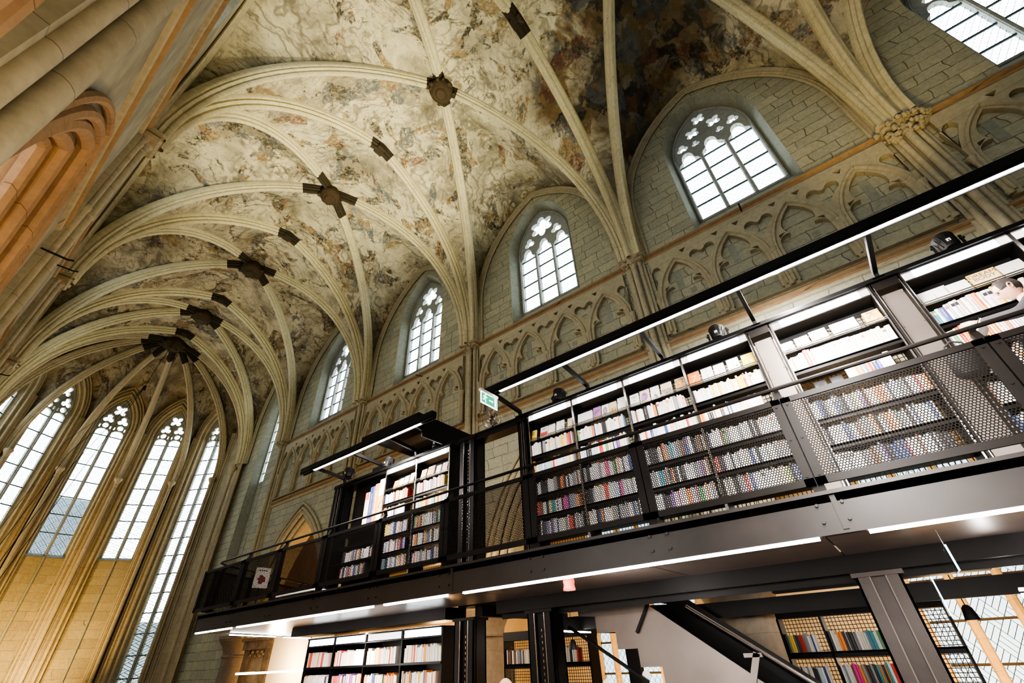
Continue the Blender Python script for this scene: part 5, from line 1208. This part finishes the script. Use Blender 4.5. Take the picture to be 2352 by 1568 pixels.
    if glasses:
        mb = MB()
        for s in (-1,1):
            mb.tube([HW @ V((s*.033+.022*math.cos(a), .098, .004+.017*math.sin(a))) for a in [2*PI*q/14 for q in range(15)]], .0016, 5); mb.tube([HW @ V((s*.055,.097,.008)), HW @ V((s*.078,.05,.01)), HW @ V((s*.08,-.01,.008))], .0018, 5)
        mb.tube([HW @ V((-.011,.1,.006)), HW @ V((.011,.1,.006))], .0016, 5); mb.build('glasses', M['black'], t)
    return t, W
bald = lambda u, v: (v > .62 and v < 2.05 and abs(u) > 1.8) or (v > .75 and v < 1.55 and abs(u) > 1.0) or (v > .5 and abs(u) > 2.2 and v < 2.1) or (.25 < v < .8 and .5 < abs(u) < 1.6)
ft = V((5.52,-2.02,2.585))
person(ft, math.radians(-12), 'balding man with glasses and dark grey jacket browsing books at the right edge', 1.79, ((.12,.42,1.34),(-.06,.44,1.46)), (-.30,.10), bald, HAIRD, True, .03)
t = thing('open_book', (5.65,-1.62,3.9), 'open book with black cover and white pages held by the browsing man', 'book')
Bm = Matrix.Translation((5.66,-1.60,3.98)) @ Matrix.Rotation(math.radians(-15),4,'Z') @ Matrix.Rotation(math.radians(38),4,'X')
mb = MB(); mb.bbox(-.16,.16,.012,.018,-.11,.11,.003); mb.v = [tuple(Bm @ V(p)) for p in mb.v]; mb.build('cover', M['black'], t)
mb = MB(); mb.bbox(-.155,-.002,-.004,.012,-.105,.105,.003); mb.bbox(.002,.155,-.004,.012,-.105,.105,.003); mb.v = [tuple(Bm @ V(p)) for p in mb.v]; mb.build('page_block', M['paper'], t)
t = thing('shoulder_bag', (5.72,-1.37,3.60), 'rounded black bag hanging in front of the shelves beside the browsing man', 'bag')
mb = MB(); mb.bbox(5.66,5.78,-1.50,-1.24,3.60,3.90,.05); mb.build('pouch', M['black'], t, 60); mb = MB(); mb.tube([(5.72,-1.47,3.88),(5.72,-1.44,3.98),(5.72,-1.37,4.02),(5.72,-1.30,3.98),(5.72,-1.27,3.88)], .010, 6); mb.build('strap', M['black'], t)
person(V((4.6,3.66,-.2)), math.radians(60), 'bald person whose head top shows at the bottom edge, left of the stair', 1.585, ((.22,.08,.85),(-.22,.08,.85)), (0,0), None, None, False)
person(V((5.0,2.75,-.2)), math.radians(150), 'grey-haired person whose head top shows at the bottom edge under the stair', 1.535, ((.22,.08,.85),(-.22,.08,.85)), (0,0), lambda u, v: v < 1.2 or (abs(u) > 1.2 and v < 2.1), HAIRG, False)
# ------------------------------------------------------------------ camera, sky and lamps
cam = bpy.data.cameras.new('camera'); co = bpy.data.objects.new('camera', cam); COL.objects.link(co)
FPX = 1001.72; cam.sensor_width = 36; cam.sensor_fit = 'HORIZONTAL'; cam.lens = FPX/2352*36; cam.clip_start = .05; cam.clip_end = 200
vy = V((-453-1176, 1591-784, FPX)).normalized(); vz = V((1101.7-1176, -609.4-784, FPX)).normalized(); vz = (vz - vy*vz.dot(vy)).normalized(); vx = vy.cross(vz)
# rows of world axes in (right, down, forward) camera coordinates
right = V((vx.x, vy.x, vz.x)); down = V((vx.y, vy.y, vz.y)); fwd = V((vx.z, vy.z, vz.z))
co.matrix_world = Matrix(((right.x, -down.x, -fwd.x, 0), (right.y, -down.y, -fwd.y, 0), (right.z, -down.z, -fwd.z, 1.6), (0,0,0,1)))
bpy.context.scene.camera = co
sc_ = bpy.context.scene
w = bpy.data.worlds.new('sky'); sc_.world = w; w.use_nodes = True; bg = w.node_tree.nodes['Background']
bg.inputs[0].default_value = (.86,.94,1,1); bg.inputs[1].default_value = 5.0
sc_.view_settings.view_transform = 'AgX'; sc_.view_settings.look = 'AgX - Medium High Contrast'; sc_.view_settings.exposure = 0.0
sc_.cycles.use_denoising = True; sc_.cycles.max_bounces = 6; sc_.cycles.diffuse_bounces = 3; sc_.cycles.glossy_bounces = 3; sc_.cycles.transparent_max_bounces = 12
sc_.cycles.sample_clamp_indirect = 4; sc_.cycles.caustics_reflective = False; sc_.cycles.caustics_refractive = False
def lamp(kind, loc, to, energy, col, size=.3, angle=60, blend=.6, sy=None):
    l = bpy.data.lights.new('lamp', kind); l.energy = energy; l.color = col
    if kind == 'SPOT': l.spot_size = math.radians(angle); l.spot_blend = blend; l.shadow_soft_size = size
    elif kind == 'AREA':
        l.size = size
        if sy: l.shape = 'RECTANGLE'; l.size_y = sy
    else: l.shadow_soft_size = size
    o = bpy.data.objects.new('lamp', l); COL.objects.link(o); o.location = loc
    if to is not None: o.rotation_euler = (V(to)-V(loc)).to_track_quat('-Z', 'Y').to_euler()
    return o
WARM = (1,.80,.50); WHITE = (1,.9,.74)
sc_.view_settings.look = 'AgX - High Contrast'; sc_.view_settings.exposure = .5
UP = (1,.9,.6); YEL = (1,.74,.34); ORG = (1,.62,.28); LEDC = (1,.93,.88)
lamp('SPOT',(6.35,5.9,5.75),(3.6,9.6,17.6),4600,UP,.35,62,.9)
lamp('SPOT',(6.35,9.2,6.0),(4.0,13.0,17.6),1500,UP,.35,60,.9)
lamp('SPOT',(6.35,1.6,5.75),(4.6,5.4,18),2000,UP,.35,60,.9)
lamp('SPOT',(6.3,13.5,6.0),(4.4,19.5,17.8),1100,UP,.35,55,.9)
lamp('SPOT',(6.35,-2.1,5.75),(9.4,-4.2,14),700,YEL,.25,50,.8)
lamp('SPOT',(2.6,20.0,1.5),(4.6,27.5,15),1700,UP,.4,60,.8)
# linear LED lamps of the light rails, washing the shelves
lamp('AREA',(5.2,-.3,5.318),(6.0,-.3,4.0),820,LEDC,.05,sy=9.0)
lamp('AREA',(5.2,8.0,5.358),(6.0,8.0,4.1),240,LEDC,.05,sy=3.7)
lamp('AREA',(5.85,8.2,1.98),(6.15,8.2,1.3),90,LEDC,.06,sy=3.8)
# under-deck strips
lamp('AREA',(4.6,2.3,2.235),(5.3,2.3,2.24),34,LEDC,.04,sy=3.9)
lamp('AREA',(4.6,8.0,2.235),(5.3,8.0,2.24),30,LEDC,.04,sy=4.0)
lamp('AREA',(4.6,-1.5,2.235),(5.3,-1.5,2.24),30,LEDC,.04,sy=3.0)
# warm lamps in the aisles and low around the apse
for y, e in ((6,130),(-.8,150),(12.6,120)): lamp('POINT',(-3.0,y,2.2),None,e,ORG,.25)
for y, e in ((6,150),(-.8,150),(12.6,260),(19.5,320)): lamp('POINT',(12.2,y,1.2),None,e,ORG,.25)
lamp('SPOT',(1.2,30.2,.6),(2.6,34.2,4.0),1400,(1,.66,.26),.3,110,.9)
lamp('SPOT',(5.2,31.0,.6),(6.5,34.4,4.0),900,(1,.66,.26),.3,110,.9)
lamp('POINT',(8.2,15.6,1.6),None,180,(1,.78,.5),.2)
lamp('SPOT',(1.6,.4,.2),(-.75,2.7,4.5),420,(1,.78,.52),.4,75,.9)  # fill spots added in the nave to warm the left pier and wall
lamp('SPOT',(2.6,5.0,.3),(-.8,7.0,9.0),500,(1,.72,.4),.4,70,.9)
lamp('POINT',(8.6,8.4,3.0),None,110,ORG,.25)  # fill light added to warm the arch behind the gap, no fixture there
